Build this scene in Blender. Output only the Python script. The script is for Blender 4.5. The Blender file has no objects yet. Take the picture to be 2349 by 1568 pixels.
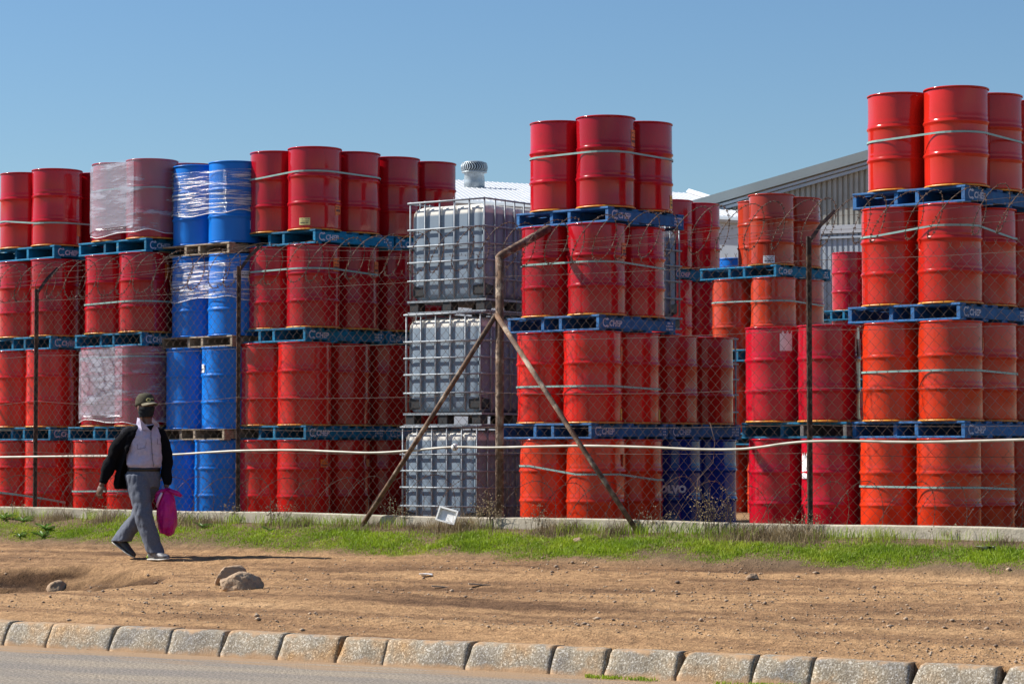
import bpy, bmesh, math, random
import numpy as np

from mathutils import Vector, Matrix, noise as mnoise
R_ = math.radians
random.seed(7); rng = np.random.default_rng(7)
scene = bpy.context.scene
C = scene.collection

# ------------------------------------------------------------------ camera
FD = 5570.0            # focal length measured on a 2349 px wide view of the photograph
HY, CX, CY = 1028.0, 1174.5, 784.0
ZC = 1.42              # eye height above the road
cam = bpy.data.cameras.new('camera'); camo = bpy.data.objects.new('camera', cam); C.objects.link(camo)
cam.sensor_width = 36; cam.lens = FD/2349*36
PITCH = math.atan((HY-CY)/FD)
camo.location = (0, 0, ZC); camo.rotation_euler = (math.pi/2+PITCH, 0, 0)
cam.clip_end = 2000; cam.clip_start = .1
scene.camera = camo
# ------------------------------------------------------------------ sky, sun, exposure
SUN_AZ = (-.974, .225); SUN_EL = 40.0
world = bpy.data.worlds.new('World'); scene.world = world; world.use_nodes = True
wn = world.node_tree; wn.nodes.clear()
sky = wn.nodes.new('ShaderNodeTexSky'); sky.sky_type = 'NISHITA'; sky.sun_disc = False
sky.sun_elevation = R_(SUN_EL); sky.sun_rotation = math.atan2(SUN_AZ[0], SUN_AZ[1])
sky.altitude = 0; sky.air_density = 1.25; sky.dust_density = 0; sky.ozone_density = 8.5
bg = wn.nodes.new('ShaderNodeBackground'); bg.inputs['Strength'].default_value = .065
wo = wn.nodes.new('ShaderNodeOutputWorld')
wn.links.new(sky.outputs[0], bg.inputs[0]); wn.links.new(bg.outputs[0], wo.inputs[0])
sl = bpy.data.lights.new('sun', 'SUN'); sl.energy = 5.0; sl.angle = R_(.53); sl.color = (1, .95, .87)
so = bpy.data.objects.new('sun', sl); C.objects.link(so)
ce = math.cos(R_(SUN_EL))
sd = Vector((SUN_AZ[0]*ce, SUN_AZ[1]*ce, math.sin(R_(SUN_EL)))).normalized()
so.rotation_euler = sd.to_track_quat('Z', 'Y').to_euler(); so.location = (-20, 10, 30)
vs = scene.view_settings; vs.view_transform = 'Standard'; vs.look = 'None'; vs.exposure = .76; vs.gamma = 1
vs.use_curve_mapping = False

def ray(xd, yd, d):
    """point at world Y = d seen at photo position (xd, yd)"""
    a = (xd-CX)/FD; b = -(yd-CY)/FD
    cp, sp = math.cos(PITCH), math.sin(PITCH)
    y = cp - b*sp; z = sp + b*cp
    return Vector((a*d/y, d, ZC + z*d/y))

# ------------------------------------------------------------------ materials
MATS = {}
def nd(t, typ, **kw):
    n = t.nodes.new(typ)
    for k, v in kw.items():
        if k in n.inputs.keys(): n.inputs[k].default_value = v
        else: setattr(n, k, v)
    return n
def mat(name, c1, c2=None, scale=8, rough=.6, bump=0, bscale=None, metal=0, spec=.5, stretch=(1,1,1), detail=4,
        rand=.0, c3=None, c3scale=2, c3lo=.55, c3hi=.7, bdist=.01, world_co=False, coat=0, rough2=None, sharp=(.35,.65), trans=0):
    if name in MATS: return MATS[name]
    m = bpy.data.materials.new(name); m.use_nodes = True; t = m.node_tree; t.nodes.clear(); L = t.links.new
    out = t.nodes.new('ShaderNodeOutputMaterial'); p = t.nodes.new('ShaderNodeBsdfPrincipled'); L(p.outputs[0], out.inputs[0])
    p.inputs['Roughness'].default_value = rough; p.inputs['Metallic'].default_value = metal
    p.inputs['Specular IOR Level'].default_value = spec
    if coat: p.inputs['Coat Weight'].default_value = coat; p.inputs['Coat Roughness'].default_value = .08
    if world_co:
        co = t.nodes.new('ShaderNodeNewGeometry').outputs['Position']
    else:
        tc = t.nodes.new('ShaderNodeTexCoord'); oi = t.nodes.new('ShaderNodeObjectInfo')
        ml = nd(t, 'ShaderNodeMath', operation='MULTIPLY'); L(oi.outputs['Random'], ml.inputs[0]); ml.inputs[1].default_value = 37
        ad = nd(t, 'ShaderNodeVectorMath', operation='ADD'); L(tc.outputs['Object'], ad.inputs[0]); L(ml.outputs[0], ad.inputs[1])
        co = ad.outputs[0]
    mp = t.nodes.new('ShaderNodeMapping'); mp.inputs['Scale'].default_value = stretch; L(co, mp.inputs[0]); co = mp.outputs[0]
    if c2 is None: c2 = tuple(x*.8 for x in c1)
    n1 = nd(t, 'ShaderNodeTexNoise'); n1.inputs['Scale'].default_value = scale; n1.inputs['Detail'].default_value = detail
    L(co, n1.inputs['Vector'])
    r = t.nodes.new('ShaderNodeValToRGB'); r.color_ramp.elements[0].position = sharp[0]; r.color_ramp.elements[1].position = sharp[1]
    r.color_ramp.elements[0].color = (*c1, 1); r.color_ramp.elements[1].color = (*c2, 1); L(n1.outputs[0], r.inputs[0])
    col = r.outputs[0]
    if c3 is not None:
        n3 = nd(t, 'ShaderNodeTexNoise'); n3.inputs['Scale'].default_value = c3scale; n3.inputs['Detail'].default_value = 6
        n3.inputs['Roughness'].default_value = .65
        L(co, n3.inputs['Vector'])
        mr = t.nodes.new('ShaderNodeMapRange'); mr.inputs[1].default_value = c3lo; mr.inputs[2].default_value = c3hi
        L(n3.outputs[0], mr.inputs[0])
        mx = nd(t, 'ShaderNodeMix', data_type='RGBA'); L(mr.outputs[0], mx.inputs[0]); L(col, mx.inputs[6]); mx.inputs[7].default_value = (*c3, 1)
        col = mx.outputs[2]
    if rand:
        oi2 = t.nodes.new('ShaderNodeObjectInfo')
        mr2 = t.nodes.new('ShaderNodeMapRange'); mr2.inputs[3].default_value = 1-rand; mr2.inputs[4].default_value = 1+rand
        L(oi2.outputs['Random'], mr2.inputs[0])
        h = t.nodes.new('ShaderNodeHueSaturation'); L(mr2.outputs[0], h.inputs['Value']); L(col, h.inputs['Color']); col = h.outputs[0]
    L(col, p.inputs['Base Color'])
    if rough2 is not None:
        mr3 = t.nodes.new('ShaderNodeMapRange'); mr3.inputs[1].default_value=.35; mr3.inputs[2].default_value=.7
        mr3.inputs[3].default_value = rough; mr3.inputs[4].default_value = rough2
        L(n1.outputs[0], mr3.inputs[0]); L(mr3.outputs[0], p.inputs['Roughness'])
    if bump:
        nb = nd(t, 'ShaderNodeTexNoise'); nb.inputs['Scale'].default_value = bscale or scale*4; nb.inputs['Detail'].default_value = 5
        L(co, nb.inputs['Vector'])
        b = t.nodes.new('ShaderNodeBump'); b.inputs['Strength'].default_value = bump; b.inputs['Distance'].default_value = bdist
        L(nb.outputs[0], b.inputs['Height']); L(b.outputs[0], p.inputs['Normal'])
    if trans:
        tb = t.nodes.new('ShaderNodeBsdfTranslucent'); L(col, tb.inputs[0])
        ms = t.nodes.new('ShaderNodeMixShader'); ms.inputs[0].default_value = trans
        L(p.outputs[0], ms.inputs[1]); L(tb.outputs[0], ms.inputs[2]); L(ms.outputs[0], out.inputs[0])
    MATS[name] = m; return m

def paint(name, c, c2=None):
    return mat(name, c, c2 or tuple(x*.86 for x in c), scale=3.2, rough=.09, rough2=.20, spec=.45, bump=.09, bscale=2.2, bdist=.02,
               rand=.16, c3=(c[0]*.5, c[1]*.9+.008, c[2]*.9+.008), c3scale=9, c3lo=.66, c3hi=.8)
paint('paint_red', (.40, .005, .011)); paint('paint_crimson', (.44, .006, .020)); paint('paint_brick', (.45, .042, .017)); paint('paint_vermilion', (.50, .018, .009)); paint('paint_orange', (.58, .034, .009))
paint('paint_scarlet', (.52, .013, .009)); paint('paint_navy', (.006, .035, .26))
mat('paint_blue', (.002, .165, .62), (.002, .14, .54), scale=3, rough=.34, spec=.3, bump=.1, bscale=2.2, bdist=.02, rand=.05)
mat('rim_yellow', (.62, .30, .03), (.5, .13, .02), scale=30, rough=.4)
mat('rim_dark', (.20, .02, .06), (.12, .02, .04), scale=10, rough=.35)
mat('pallet_blue', (.004, .16, .31), (.006, .11, .22), scale=14, rough=.7, bump=.5, bscale=40, stretch=(1,1,2),
    rand=.32, c3=(.10, .20, .26), c3scale=11, c3lo=.60, c3hi=.68, spec=.2)
mat('pallet_navy', (.003, .115, .33), (.006, .075, .22), scale=14, rough=.7, bump=.5, bscale=40, rand=.15,
    c3=(.10, .13, .22), c3scale=11, c3lo=.62, c3hi=.7)
mat('pallet_wood', (.36, .29, .21), (.22, .165, .115), scale=18, rough=.85, bump=.6, bscale=60, stretch=(1,1,3), rand=.2)
mat('pallet_greywood', (.16, .155, .15), (.09, .085, .085), scale=18, rough=.85, bump=.6, bscale=60, rand=.2)
mat('stencil_white', (.50, .52, .62), (.16, .24, .40), scale=34, rough=.8, sharp=(.45, .7))
mat('strap_plastic', (.25, .39, .36), (.20, .32, .30), scale=20, rough=.35)
mat('paper_white', (.78, .77, .76), (.66, .65, .66), scale=10, rough=.7)
mat('paper_yellow', (.72, .62, .25), (.6, .5, .2), scale=14, rough=.6)
mat('ink', (.04, .04, .05), rough=.6)
mat('hazard_orange', (.75, .17, .012), (.6, .12, .012), scale=14, rough=.5)
mat('hazard_yellow', (.78, .42, .01), rough=.5)
mat('rust_dark', (.085, .050, .036), (.03, .02, .018), scale=30, rough=.85, bump=.6, bscale=90, c3=(.20, .105, .055), c3scale=9, c3lo=.52, c3hi=.66)
mat('rust_pipe', (.16, .085, .045), (.06, .035, .025), scale=14, rough=.8, bump=.6, bscale=60, c3=(.34, .27, .20), c3scale=6, c3lo=.5, c3hi=.64, world_co=True)
mat('rust_wire', (.125, .080, .058), (.07, .046, .036), scale=14, rough=.75, world_co=True)
mat('coil_wire', (.14, .075, .045), (.05, .03, .024), scale=10, rough=.7, world_co=True)
mat('galv', (.29, .32, .35), (.22, .25, .28), scale=20, rough=.55, metal=.25, rough2=.6, spec=.35)
mat('black_plastic', (.018, .018, .02), rough=.5)
mat('white_pipe', (.50, .47, .40), (.30, .27, .21), scale=5, rough=.45, world_co=True)
mat('tray_white', (.78, .78, .76), (.62, .61, .58), scale=12, rough=.5)
mat('concrete', (.46, .41, .32), (.34, .30, .23), scale=7, rough=.9, bump=.5, bscale=60, world_co=True, c3=(.17, .15, .12), c3scale=3, c3lo=.6, c3hi=.74)
mat('skin', (.17, .085, .052), (.12, .06, .038), scale=12, rough=.45)
mat('shirt_cloth', (.47, .43, .56), (.40, .37, .50), scale=40, rough=.85, bump=.35, bscale=14, bdist=.02)
mat('trouser_cloth', (.125, .137, .17), (.10, .11, .14), scale=70, rough=.95, spec=.15, bump=.35, bscale=12, bdist=.02)
mat('jacket_cloth', (.006, .006, .008), (.004, .004, .006), scale=50, rough=.95, spec=.1, bump=.35, bscale=14, bdist=.02)
mat('jacket_yoke', (.028, .028, .034), (.016, .016, .02), scale=80, rough=.95, spec=.1)
mat('mask_cloth', (.020, .023, .027), (.012, .014, .017), scale=40, rough=.9, spec=.2, bump=.5, bscale=16, bdist=.01)
mat('cap_cloth', (.085, .075, .05), (.055, .05, .034), scale=60, rough=.95, spec=.15)
mat('brim_cloth', (.24, .205, .135), (.20, .17, .11), scale=60, rough=.9)
mat('cap_print', (.62, .58, .22), (.5, .46, .2), scale=60, rough=.8)
mat('belt_leather', (.012, .01, .009), rough=.4)
mat('brass', (.75, .5, .2), rough=.3, metal=.8)
mat('shoe_black', (.02, .02, .022), (.05, .05, .055), scale=30, rough=.6)
mat('shoe_grey', (.20, .20, .21), (.08, .08, .09), scale=26, rough=.6, sharp=(.45,.55))
mat('sole_white', (.46, .44, .40), (.34, .32, .28), scale=20, rough=.7)
mat('lace_green', (.42, .60, .06), (.34, .5, .05), scale=20, rough=.6)
mat('bag_pink', (.72, .010, .30), (.55, .006, .22), scale=7, rough=.30, bump=.8, bscale=16, bdist=.03, trans=.35)
mat('bag_print', (.78, .6, .7), (.6, .25, .45), scale=12, rough=.4)
mat('roof_white', (.56, .57, .59), (.48, .50, .52), scale=2, rough=.5)
mat('wall_grey', (.42, .41, .36), (.36, .35, .31), scale=3, rough=.8)
mat('wall_pale', (.50, .56, .62), (.44, .50, .56), scale=3, rough=.6)
mat('flash_grey', (.25, .29, .30), (.22, .26, .27), scale=1, rough=.55)
mat('flash_light', (.42, .47, .51), (.36, .41, .45), scale=1, rough=.55)
mat('vent_metal', (.42, .47, .50), (.26, .30, .33), scale=5, rough=.45, metal=.5)
mat('vent_dark', (.03, .03, .035), rough=.7)
mat('rock', (.40, .28, .18), (.27, .18, .11), scale=5, rough=.9, bump=1, bscale=22, bdist=.03, c3=(.20, .14, .10), c3scale=14, c3lo=.56, c3hi=.7)
mat('rock_pale', (.36, .24, .15), (.30, .20, .12), scale=5, rough=.9, bump=.6, bscale=30, bdist=.02)
mat('pebble', (.48, .36, .25), (.17, .115, .08), scale=9, rough=.9, world_co=True)
mat('grass', (.29, .40, .022), (.18, .28, .018), scale=2.2, rough=.55, world_co=True, spec=.3, c3=(.40, .45, .05), c3scale=1.3, c3lo=.5, c3hi=.7, trans=.4)
mat('weed_leaf', (.10, .20, .035), (.15, .27, .06), scale=9, rough=.5, trans=.3)
mat('dry_grass', (.36, .28, .15), (.12, .085, .05), scale=4, rough=.8, world_co=True, trans=.25)
mat('plank_grey', (.34, .26, .19), rough=.9)

# IBC tank: liquid below, empty above
def tank_mat():
    m = bpy.data.materials.new('tank_plastic'); m.use_nodes = True; t = m.node_tree; L = t.links.new
    p = t.nodes['Principled BSDF']; tc = t.nodes.new('ShaderNodeTexCoord'); s = t.nodes.new('ShaderNodeSeparateXYZ')
    L(tc.outputs['Object'], s.inputs[0]); mr = t.nodes.new('ShaderNodeMapRange'); L(s.outputs[2], mr.inputs[0])
    mr.inputs[1].default_value = 1.005; mr.inputs[2].default_value = 1.025
    mx = nd(t, 'ShaderNodeMix', data_type='RGBA'); L(mr.outputs[0], mx.inputs[0])
    mx.inputs[6].default_value = (.19, .245, .305, 1); mx.inputs[7].default_value = (.62, .59, .53, 1)
    L(mx.outputs[2], p.inputs['Base Color']); p.inputs['Roughness'].default_value = .55; p.inputs['Specular IOR Level'].default_value = .3
    MATS['tank_plastic'] = m
tank_mat()
def film_mat(name, lo, hi, gl, fz, fc, m0, m1, bd):
    m = bpy.data.materials.new(name); m.use_nodes = True; t = m.node_tree; t.nodes.clear(); L = t.links.new
    out = t.nodes.new('ShaderNodeOutputMaterial'); p = t.nodes.new('ShaderNodeBsdfPrincipled'); tr = t.nodes.new('ShaderNodeBsdfTransparent')
    tr.inputs[0].default_value = (.97, .97, .98, 1)
    p.inputs['Base Color'].default_value = (*fc, 1); p.inputs['Roughness'].default_value = gl; p.inputs['Specular IOR Level'].default_value = .9
    ms = t.nodes.new('ShaderNodeMixShader'); L(tr.outputs[0], ms.inputs[1]); L(p.outputs[0], ms.inputs[2]); L(ms.outputs[0], out.inputs[0])
    tc = t.nodes.new('ShaderNodeTexCoord'); mp = t.nodes.new('ShaderNodeMapping'); mp.inputs['Scale'].default_value = (1.2, 1.2, fz)
    mp.inputs['Rotation'].default_value = (.16, -.12, 0)
    L(tc.outputs['Object'], mp.inputs[0]); n = t.nodes.new('ShaderNodeTexNoise'); n.inputs['Scale'].default_value = 2.0; n.inputs['Detail'].default_value = 5
    n.inputs['Roughness'].default_value = .7
    L(mp.outputs[0], n.inputs['Vector'])
    mr = t.nodes.new('ShaderNodeMapRange'); mr.inputs[1].default_value = m0; mr.inputs[2].default_value = m1
    mr.inputs[3].default_value = lo; mr.inputs[4].default_value = hi
    L(n.outputs[0], mr.inputs[0]); L(mr.outputs[0], ms.inputs[0])
    b = t.nodes.new('ShaderNodeBump'); b.inputs['Strength'].default_value = 1; b.inputs['Distance'].default_value = bd
    L(n.outputs[0], b.inputs['Height']); L(b.outputs[0], p.inputs['Normal'])
    MATS[name] = m
film_mat('film_painted_sheen', .34, .75, .25, 6, (.52, .53, .62), .50, .72, .014); film_mat('film_red', .20, .80, .26, 6, (.50, .52, .62), .55, .72, .012); film_mat('film_blue', .06, 1.0, .12, 22, (.85, .87, .92), .50, .62, .05)  # opaque white streaks paint glare lines into the blue drums' film

AK0 = 15.6*.8688
# ground and road materials
def ground_mat():
    m = bpy.data.materials.new('dirt'); m.use_nodes = True; t = m.node_tree; L = t.links.new; p = t.nodes['Principled BSDF']
    p.inputs['Roughness'].default_value = .95; p.inputs['Specular IOR Level'].default_value = .15
    g = t.nodes.new('ShaderNodeNewGeometry'); rot = t.nodes.new('ShaderNodeMapping'); rot.inputs['Rotation'].default_value = (0, 0, R_(30))
    L(g.outputs['Position'], rot.inputs[0])
    st = t.nodes.new('ShaderNodeMapping'); st.inputs['Scale'].default_value = (.32, 2.6, 1); L(rot.outputs[0], st.inputs[0])
    def noise(sc, det, src, ro=.6):
        n = t.nodes.new('ShaderNodeTexNoise'); n.inputs['Scale'].default_value = sc; n.inputs['Detail'].default_value = det
        n.inputs['Roughness'].default_value = ro; L(src.outputs[0], n.inputs['Vector']); return n
    n1 = noise(1.1, 6, st); n2 = noise(14, 5, rot, .7); n3 = noise(70, 3, rot)
    r = t.nodes.new('ShaderNodeValToRGB'); e = r.color_ramp.elements
    e[0].position = .30; e[0].color = (.155, .088, .048, 1); e[1].position = .72; e[1].color = (.50, .315, .165, 1)
    k = e.new(.43); k.color = (.29, .170, .088, 1); k = e.new(.56); k.color = (.43, .26, .130, 1)
    L(n1.outputs[0], r.inputs[0])
    r2 = t.nodes.new('ShaderNodeValToRGB'); e = r2.color_ramp.elements; e[0].position = .33; e[0].color = (.42, .38, .36, 1)
    e[1].position = .62; e[1].color = (1.12, 1.1, 1.08, 1); L(n2.outputs[0], r2.inputs[0])
    mx = nd(t, 'ShaderNodeMix', data_type='RGBA', blend_type='MULTIPLY'); mx.inputs[0].default_value = .65
    L(r.outputs[0], mx.inputs[6]); L(r2.outputs[0], mx.inputs[7])
    r3 = t.nodes.new('ShaderNodeValToRGB'); e = r3.color_ramp.elements; e[0].position = .36; e[0].color = (.40, .38, .38, 1)
    e[1].position = .52; e[1].color = (1.04, 1.04, 1.04, 1); L(n3.outputs[0], r3.inputs[0])
    mx2 = nd(t, 'ShaderNodeMix', data_type='RGBA', blend_type='MULTIPLY'); mx2.inputs[0].default_value = .55
    L(mx.outputs[2], mx2.inputs[6]); L(r3.outputs[0], mx2.inputs[7])
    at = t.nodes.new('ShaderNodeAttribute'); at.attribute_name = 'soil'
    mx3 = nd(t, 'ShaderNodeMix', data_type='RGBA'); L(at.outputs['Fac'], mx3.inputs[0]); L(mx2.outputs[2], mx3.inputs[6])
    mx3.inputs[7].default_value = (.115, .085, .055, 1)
    at2 = t.nodes.new('ShaderNodeAttribute'); at2.attribute_name = 'hollow_dark'
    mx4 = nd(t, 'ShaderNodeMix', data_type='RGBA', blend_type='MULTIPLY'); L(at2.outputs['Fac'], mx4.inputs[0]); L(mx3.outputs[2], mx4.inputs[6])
    mx4.inputs[7].default_value = (.20, .17, .15, 1)  # multiplies the dirt darker inside the hollow, broken up by streaks
    L(mx4.outputs[2], p.inputs['Base Color'])
    b = t.nodes.new('ShaderNodeBump'); b.inputs['Strength'].default_value = 1; b.inputs['Distance'].default_value = .035
    ad = nd(t, 'ShaderNodeMath', operation='ADD'); L(n2.outputs[0], ad.inputs[0])
    mu = nd(t, 'ShaderNodeMath', operation='MULTIPLY'); L(n3.outputs[0], mu.inputs[0]); mu.inputs[1].default_value = .35
    L(mu.outputs[0], ad.inputs[1]); L(ad.outputs[0], b.inputs['Height']); L(b.outputs[0], p.inputs['Normal'])
    MATS['dirt'] = m
    m = bpy.data.materials.new('asphalt'); m.use_nodes = True; t = m.node_tree; L = t.links.new; p = t.nodes['Principled BSDF']
    p.inputs['Roughness'].default_value = .85
    g = t.nodes.new('ShaderNodeNewGeometry'); rot = t.nodes.new('ShaderNodeMapping'); rot.inputs['Rotation'].default_value = (0, 0, R_(29.68)); L(g.outputs['Position'], rot.inputs[0])
    st = t.nodes.new('ShaderNodeMapping'); st.inputs['Scale'].default_value = (.25, 1.6, 1); L(rot.outputs[0], st.inputs[0])
    n1 = noise(1.6, 6, st); n2 = noise(52, 4, rot, .75)
    sy = t.nodes.new('ShaderNodeSeparateXYZ'); L(rot.outputs[0], sy.inputs[0])
    sw = t.nodes.new('ShaderNodeMapRange'); sw.inputs[1].default_value = AK0-.75; sw.inputs[2].default_value = AK0-.05; L(sy.outputs[1], sw.inputs[0])
    ns = noise(3.5, 5, st); sa = nd(t, 'ShaderNodeMath', operation='MULTIPLY_ADD'); L(sw.outputs[0], sa.inputs[0]); sa.inputs[1].default_value = .42; L(ns.outputs[0], sa.inputs[2])
    sr = t.nodes.new('ShaderNodeMapRange'); sr.inputs[1].default_value = .62; sr.inputs[2].default_value = .80; L(sa.outputs[0], sr.inputs[0])
    r = t.nodes.new('ShaderNodeValToRGB'); e = r.color_ramp.elements; e[0].position = .40; e[0].color = (.255, .228, .200, 1)
    e[1].position = .62; e[1].color = (.36, .30, .23, 1); L(n1.outputs[0], r.inputs[0])
    r2 = t.nodes.new('ShaderNodeValToRGB'); e = r2.color_ramp.elements; e[0].position = .36; e[0].color = (.35, .34, .33, 1)
    e[1].position = .62; e[1].color = (1.75, 1.70, 1.62, 1); L(n2.outputs[0], r2.inputs[0])
    mx = nd(t, 'ShaderNodeMix', data_type='RGBA', blend_type='MULTIPLY'); mx.inputs[0].default_value = 1
    L(r.outputs[0], mx.inputs[6]); L(r2.outputs[0], mx.inputs[7])
    mxs = nd(t, 'ShaderNodeMix', data_type='RGBA'); L(sr.outputs[0], mxs.inputs[0]); L(mx.outputs[2], mxs.inputs[6]); mxs.inputs[7].default_value = (.42, .27, .15, 1); L(mxs.outputs[2], p.inputs['Base Color'])
    b = t.nodes.new('ShaderNodeBump'); b.inputs['Strength'].default_value = 1; b.inputs['Distance'].default_value = .03
    L(n2.outputs[0], b.inputs['Height']); L(b.outputs[0], p.inputs['Normal'])
    MATS['asphalt'] = m
    # kerb: exposed aggregate concrete
    m = bpy.data.materials.new('kerb_concrete'); m.use_nodes = True; t = m.node_tree; L = t.links.new; p = t.nodes['Principled BSDF']
    p.inputs['Roughness'].default_value = .85
    g = t.nodes.new('ShaderNodeNewGeometry')
    v = t.nodes.new('ShaderNodeTexVoronoi'); v.inputs['Scale'].default_value = 120; L(g.outputs['Position'], v.inputs['Vector'])
    n = t.nodes.new('ShaderNodeTexNoise'); n.inputs['Scale'].default_value = 2.3; n.inputs['Detail'].default_value = 6; n.inputs['Roughness'].default_value = .65; L(g.outputs['Position'], n.inputs['Vector'])
    sp = t.nodes.new('ShaderNodeSeparateColor'); L(v.outputs['Color'], sp.inputs[0])
    r = t.nodes.new('ShaderNodeValToRGB'); e = r.color_ramp.elements; e[0].position = 0; e[0].color = (.22, .185, .14, 1)
    e[1].position = 1; e[1].color = (.66, .64, .61, 1); k = e.new(.55); k.color = (.33, .295, .24, 1); k = e.new(.82); k.color = (.42, .39, .34, 1)
    L(sp.outputs[0], r.inputs[0])
    r2 = t.nodes.new('ShaderNodeValToRGB'); e = r2.color_ramp.elements; e[0].position = .33; e[0].color = (.50, .50, .52, 1)
    e[1].position = .66; e[1].color = (.95, .62, .32, 1); k = e.new(.5); k.color = (.82, .76, .66, 1); L(n.outputs[0], r2.inputs[0])
    mx = nd(t, 'ShaderNodeMix', data_type='RGBA', blend_type='MULTIPLY'); mx.inputs[0].default_value = 1
    L(r.outputs[0], mx.inputs[6]); L(r2.outputs[0], mx.inputs[7])
    sz = t.nodes.new('ShaderNodeSeparateXYZ'); L(g.outputs['Position'], sz.inputs[0])
    n5 = t.nodes.new('ShaderNodeTexNoise'); n5.inputs['Scale'].default_value = 7; n5.inputs['Detail'].default_value = 7; L(g.outputs['Position'], n5.inputs['Vector'])
    ma = nd(t, 'ShaderNodeMath', operation='MULTIPLY_ADD'); L(n5.outputs[0], ma.inputs[0]); ma.inputs[1].default_value = .16; L(sz.outputs[2], ma.inputs[2])
    mt = t.nodes.new('ShaderNodeMapRange'); mt.inputs[1].default_value = .232; mt.inputs[2].default_value = .255; L(ma.outputs[0], mt.inputs[0])
    mb_ = t.nodes.new('ShaderNodeMapRange'); mb_.inputs[1].default_value = .118; mb_.inputs[2].default_value = .085; L(ma.outputs[0], mb_.inputs[0])
    mm = nd(t, 'ShaderNodeMath', operation='MAXIMUM'); L(mt.outputs[0], mm.inputs[0]); L(mb_.outputs[0], mm.inputs[1])
    md_ = nd(t, 'ShaderNodeMix', data_type='RGBA'); L(mm.outputs[0], md_.inputs[0]); L(mx.outputs[2], md_.inputs[6]); md_.inputs[7].default_value = (.36, .225, .12, 1)
    L(md_.outputs[2], p.inputs['Base Color'])
    b = t.nodes.new('ShaderNodeBump'); b.inputs['Strength'].default_value = 1; b.inputs['Distance'].default_value = .004; b.invert = True
    n6 = t.nodes.new('ShaderNodeTexNoise'); n6.inputs['Scale'].default_value = 60; n6.inputs['Detail'].default_value = 6; L(g.outputs['Position'], n6.inputs['Vector'])
    m6 = nd(t, 'ShaderNodeMath', operation='MULTIPLY_ADD'); L(v.outputs['Distance'], m6.inputs[0]); m6.inputs[1].default_value = .35; L(n6.outputs[0], m6.inputs[2]); L(m6.outputs[0], b.inputs['Height']); L(b.outputs[0], p.inputs['Normal'])
    MATS['kerb_concrete'] = m
ground_mat()

# ------------------------------------------------------------------ helpers
def mesh(name, v, f, m=None, smooth=False):
    me = bpy.data.meshes.new(name); me.from_pydata([tuple(x) for x in v], [], f); me.update()
    if m: me.materials.append(MATS[m])
    if smooth: me.polygons.foreach_set('use_smooth', [True]*len(me.polygons))
    return me
def link(name, data, parent=None, loc=None, rot=None):
    o = bpy.data.objects.new(name, data); C.objects.link(o)
    if parent: o.parent = parent
    if loc is not None: o.location = loc
    if rot is not None: o.rotation_euler = rot
    return o
def tag(o, label=None, cat=None, group=None, kind=None):
    if label: o['label'] = label
    if cat: o['category'] = cat
    if group: o['group'] = group
    if kind: o['kind'] = kind
    return o
class MB:
    def __init__(s): s.v = []; s.f = []
    def add(s, v, f):
        b = len(s.v); s.v += [Vector(x) for x in v]; s.f += [tuple(i+b for i in q) for q in f]
    def box(s, c, d, M=None):
        x, y, z = d[0]/2, d[1]/2, d[2]/2
        v = [Vector((i*x, j*y, k*z)) for k in (-1,1) for j in (-1,1) for i in (-1,1)]
        if M: v = [M @ q for q in v]
        s.add([q+Vector(c) for q in v], [(0,2,3,1),(4,5,7,6),(0,1,5,4),(2,6,7,3),(0,4,6,2),(1,3,7,5)])
    def tube(s, pts, r, n=6, cap=True):
        pts = [Vector(p) for p in pts]; rs = r if isinstance(r, (list, tuple)) else [r]*len(pts)
        up = None; rings = []
        for i, p in enumerate(pts):
            t = (pts[min(i+1, len(pts)-1)]-pts[max(i-1, 0)])
            if t.length < 1e-9: t = Vector((0,0,1))
            t.normalize()
            if up is None: up = Vector((0,0,1)) if abs(t.z) < .9 else Vector((1,0,0))
            a = t.cross(up)
            if a.length < 1e-5: a = t.orthogonal()
            a.normalize(); b = t.cross(a).normalized(); up = -b if False else a.cross(t)
            rings.append([p+rs[i]*(math.cos(2*math.pi*k/n)*a+math.sin(2*math.pi*k/n)*b) for k in range(n)])
        v = [q for r_ in rings for q in r_]; f = []
        for i in range(len(pts)-1):
            for k in range(n):
                f.append((i*n+k, i*n+(k+1)%n, (i+1)*n+(k+1)%n, (i+1)*n+k))
        if cap: f.append(tuple(range(n))[::-1]); f.append(tuple((len(pts)-1)*n+k for k in range(n)))
        s.add(v, f)
    def loft(s, rings, cap=True):
        n = len(rings[0]); v = [q for r_ in rings for q in r_]; f = []
        for i in range(len(rings)-1):
            for k in range(n): f.append((i*n+k, i*n+(k+1)%n, (i+1)*n+(k+1)%n, (i+1)*n+k))
        if cap: f.append(tuple(range(n))[::-1]); f.append(tuple((len(rings)-1)*n+k for k in range(n)))
        s.add(v, f)
    def ell(s, c, rad, M=None, n=16, m=10):
        rings = []
        for i in range(m+1):
            a = math.pi*i/m; a = min(max(a, .02), math.pi-.02)
            ring = [Vector((rad[0]*math.sin(a)*math.cos(2*math.pi*k/n), rad[1]*math.sin(a)*math.sin(2*math.pi*k/n), -rad[2]*math.cos(a))) for k in range(n)]
            if M: ring = [M @ q for q in ring]
            rings.append([q+Vector(c) for q in ring])
        s.loft(rings)
    def data(s, name, m, smooth=False): return mesh(name, s.v, s.f, m, smooth)
    def build(s, name, m, parent=None, smooth=False):
        return link(name, s.data(name, m, smooth), parent)
def bevel_mesh(me, w, seg=1):
    bm = bmesh.new(); bm.from_mesh(me)
    bmesh.ops.bevel(bm, geom=[e for e in bm.edges if e.calc_face_angle(0) > .5], offset=w, segments=seg, affect='EDGES')
    bm.to_mesh(me); bm.free(); return me
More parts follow.
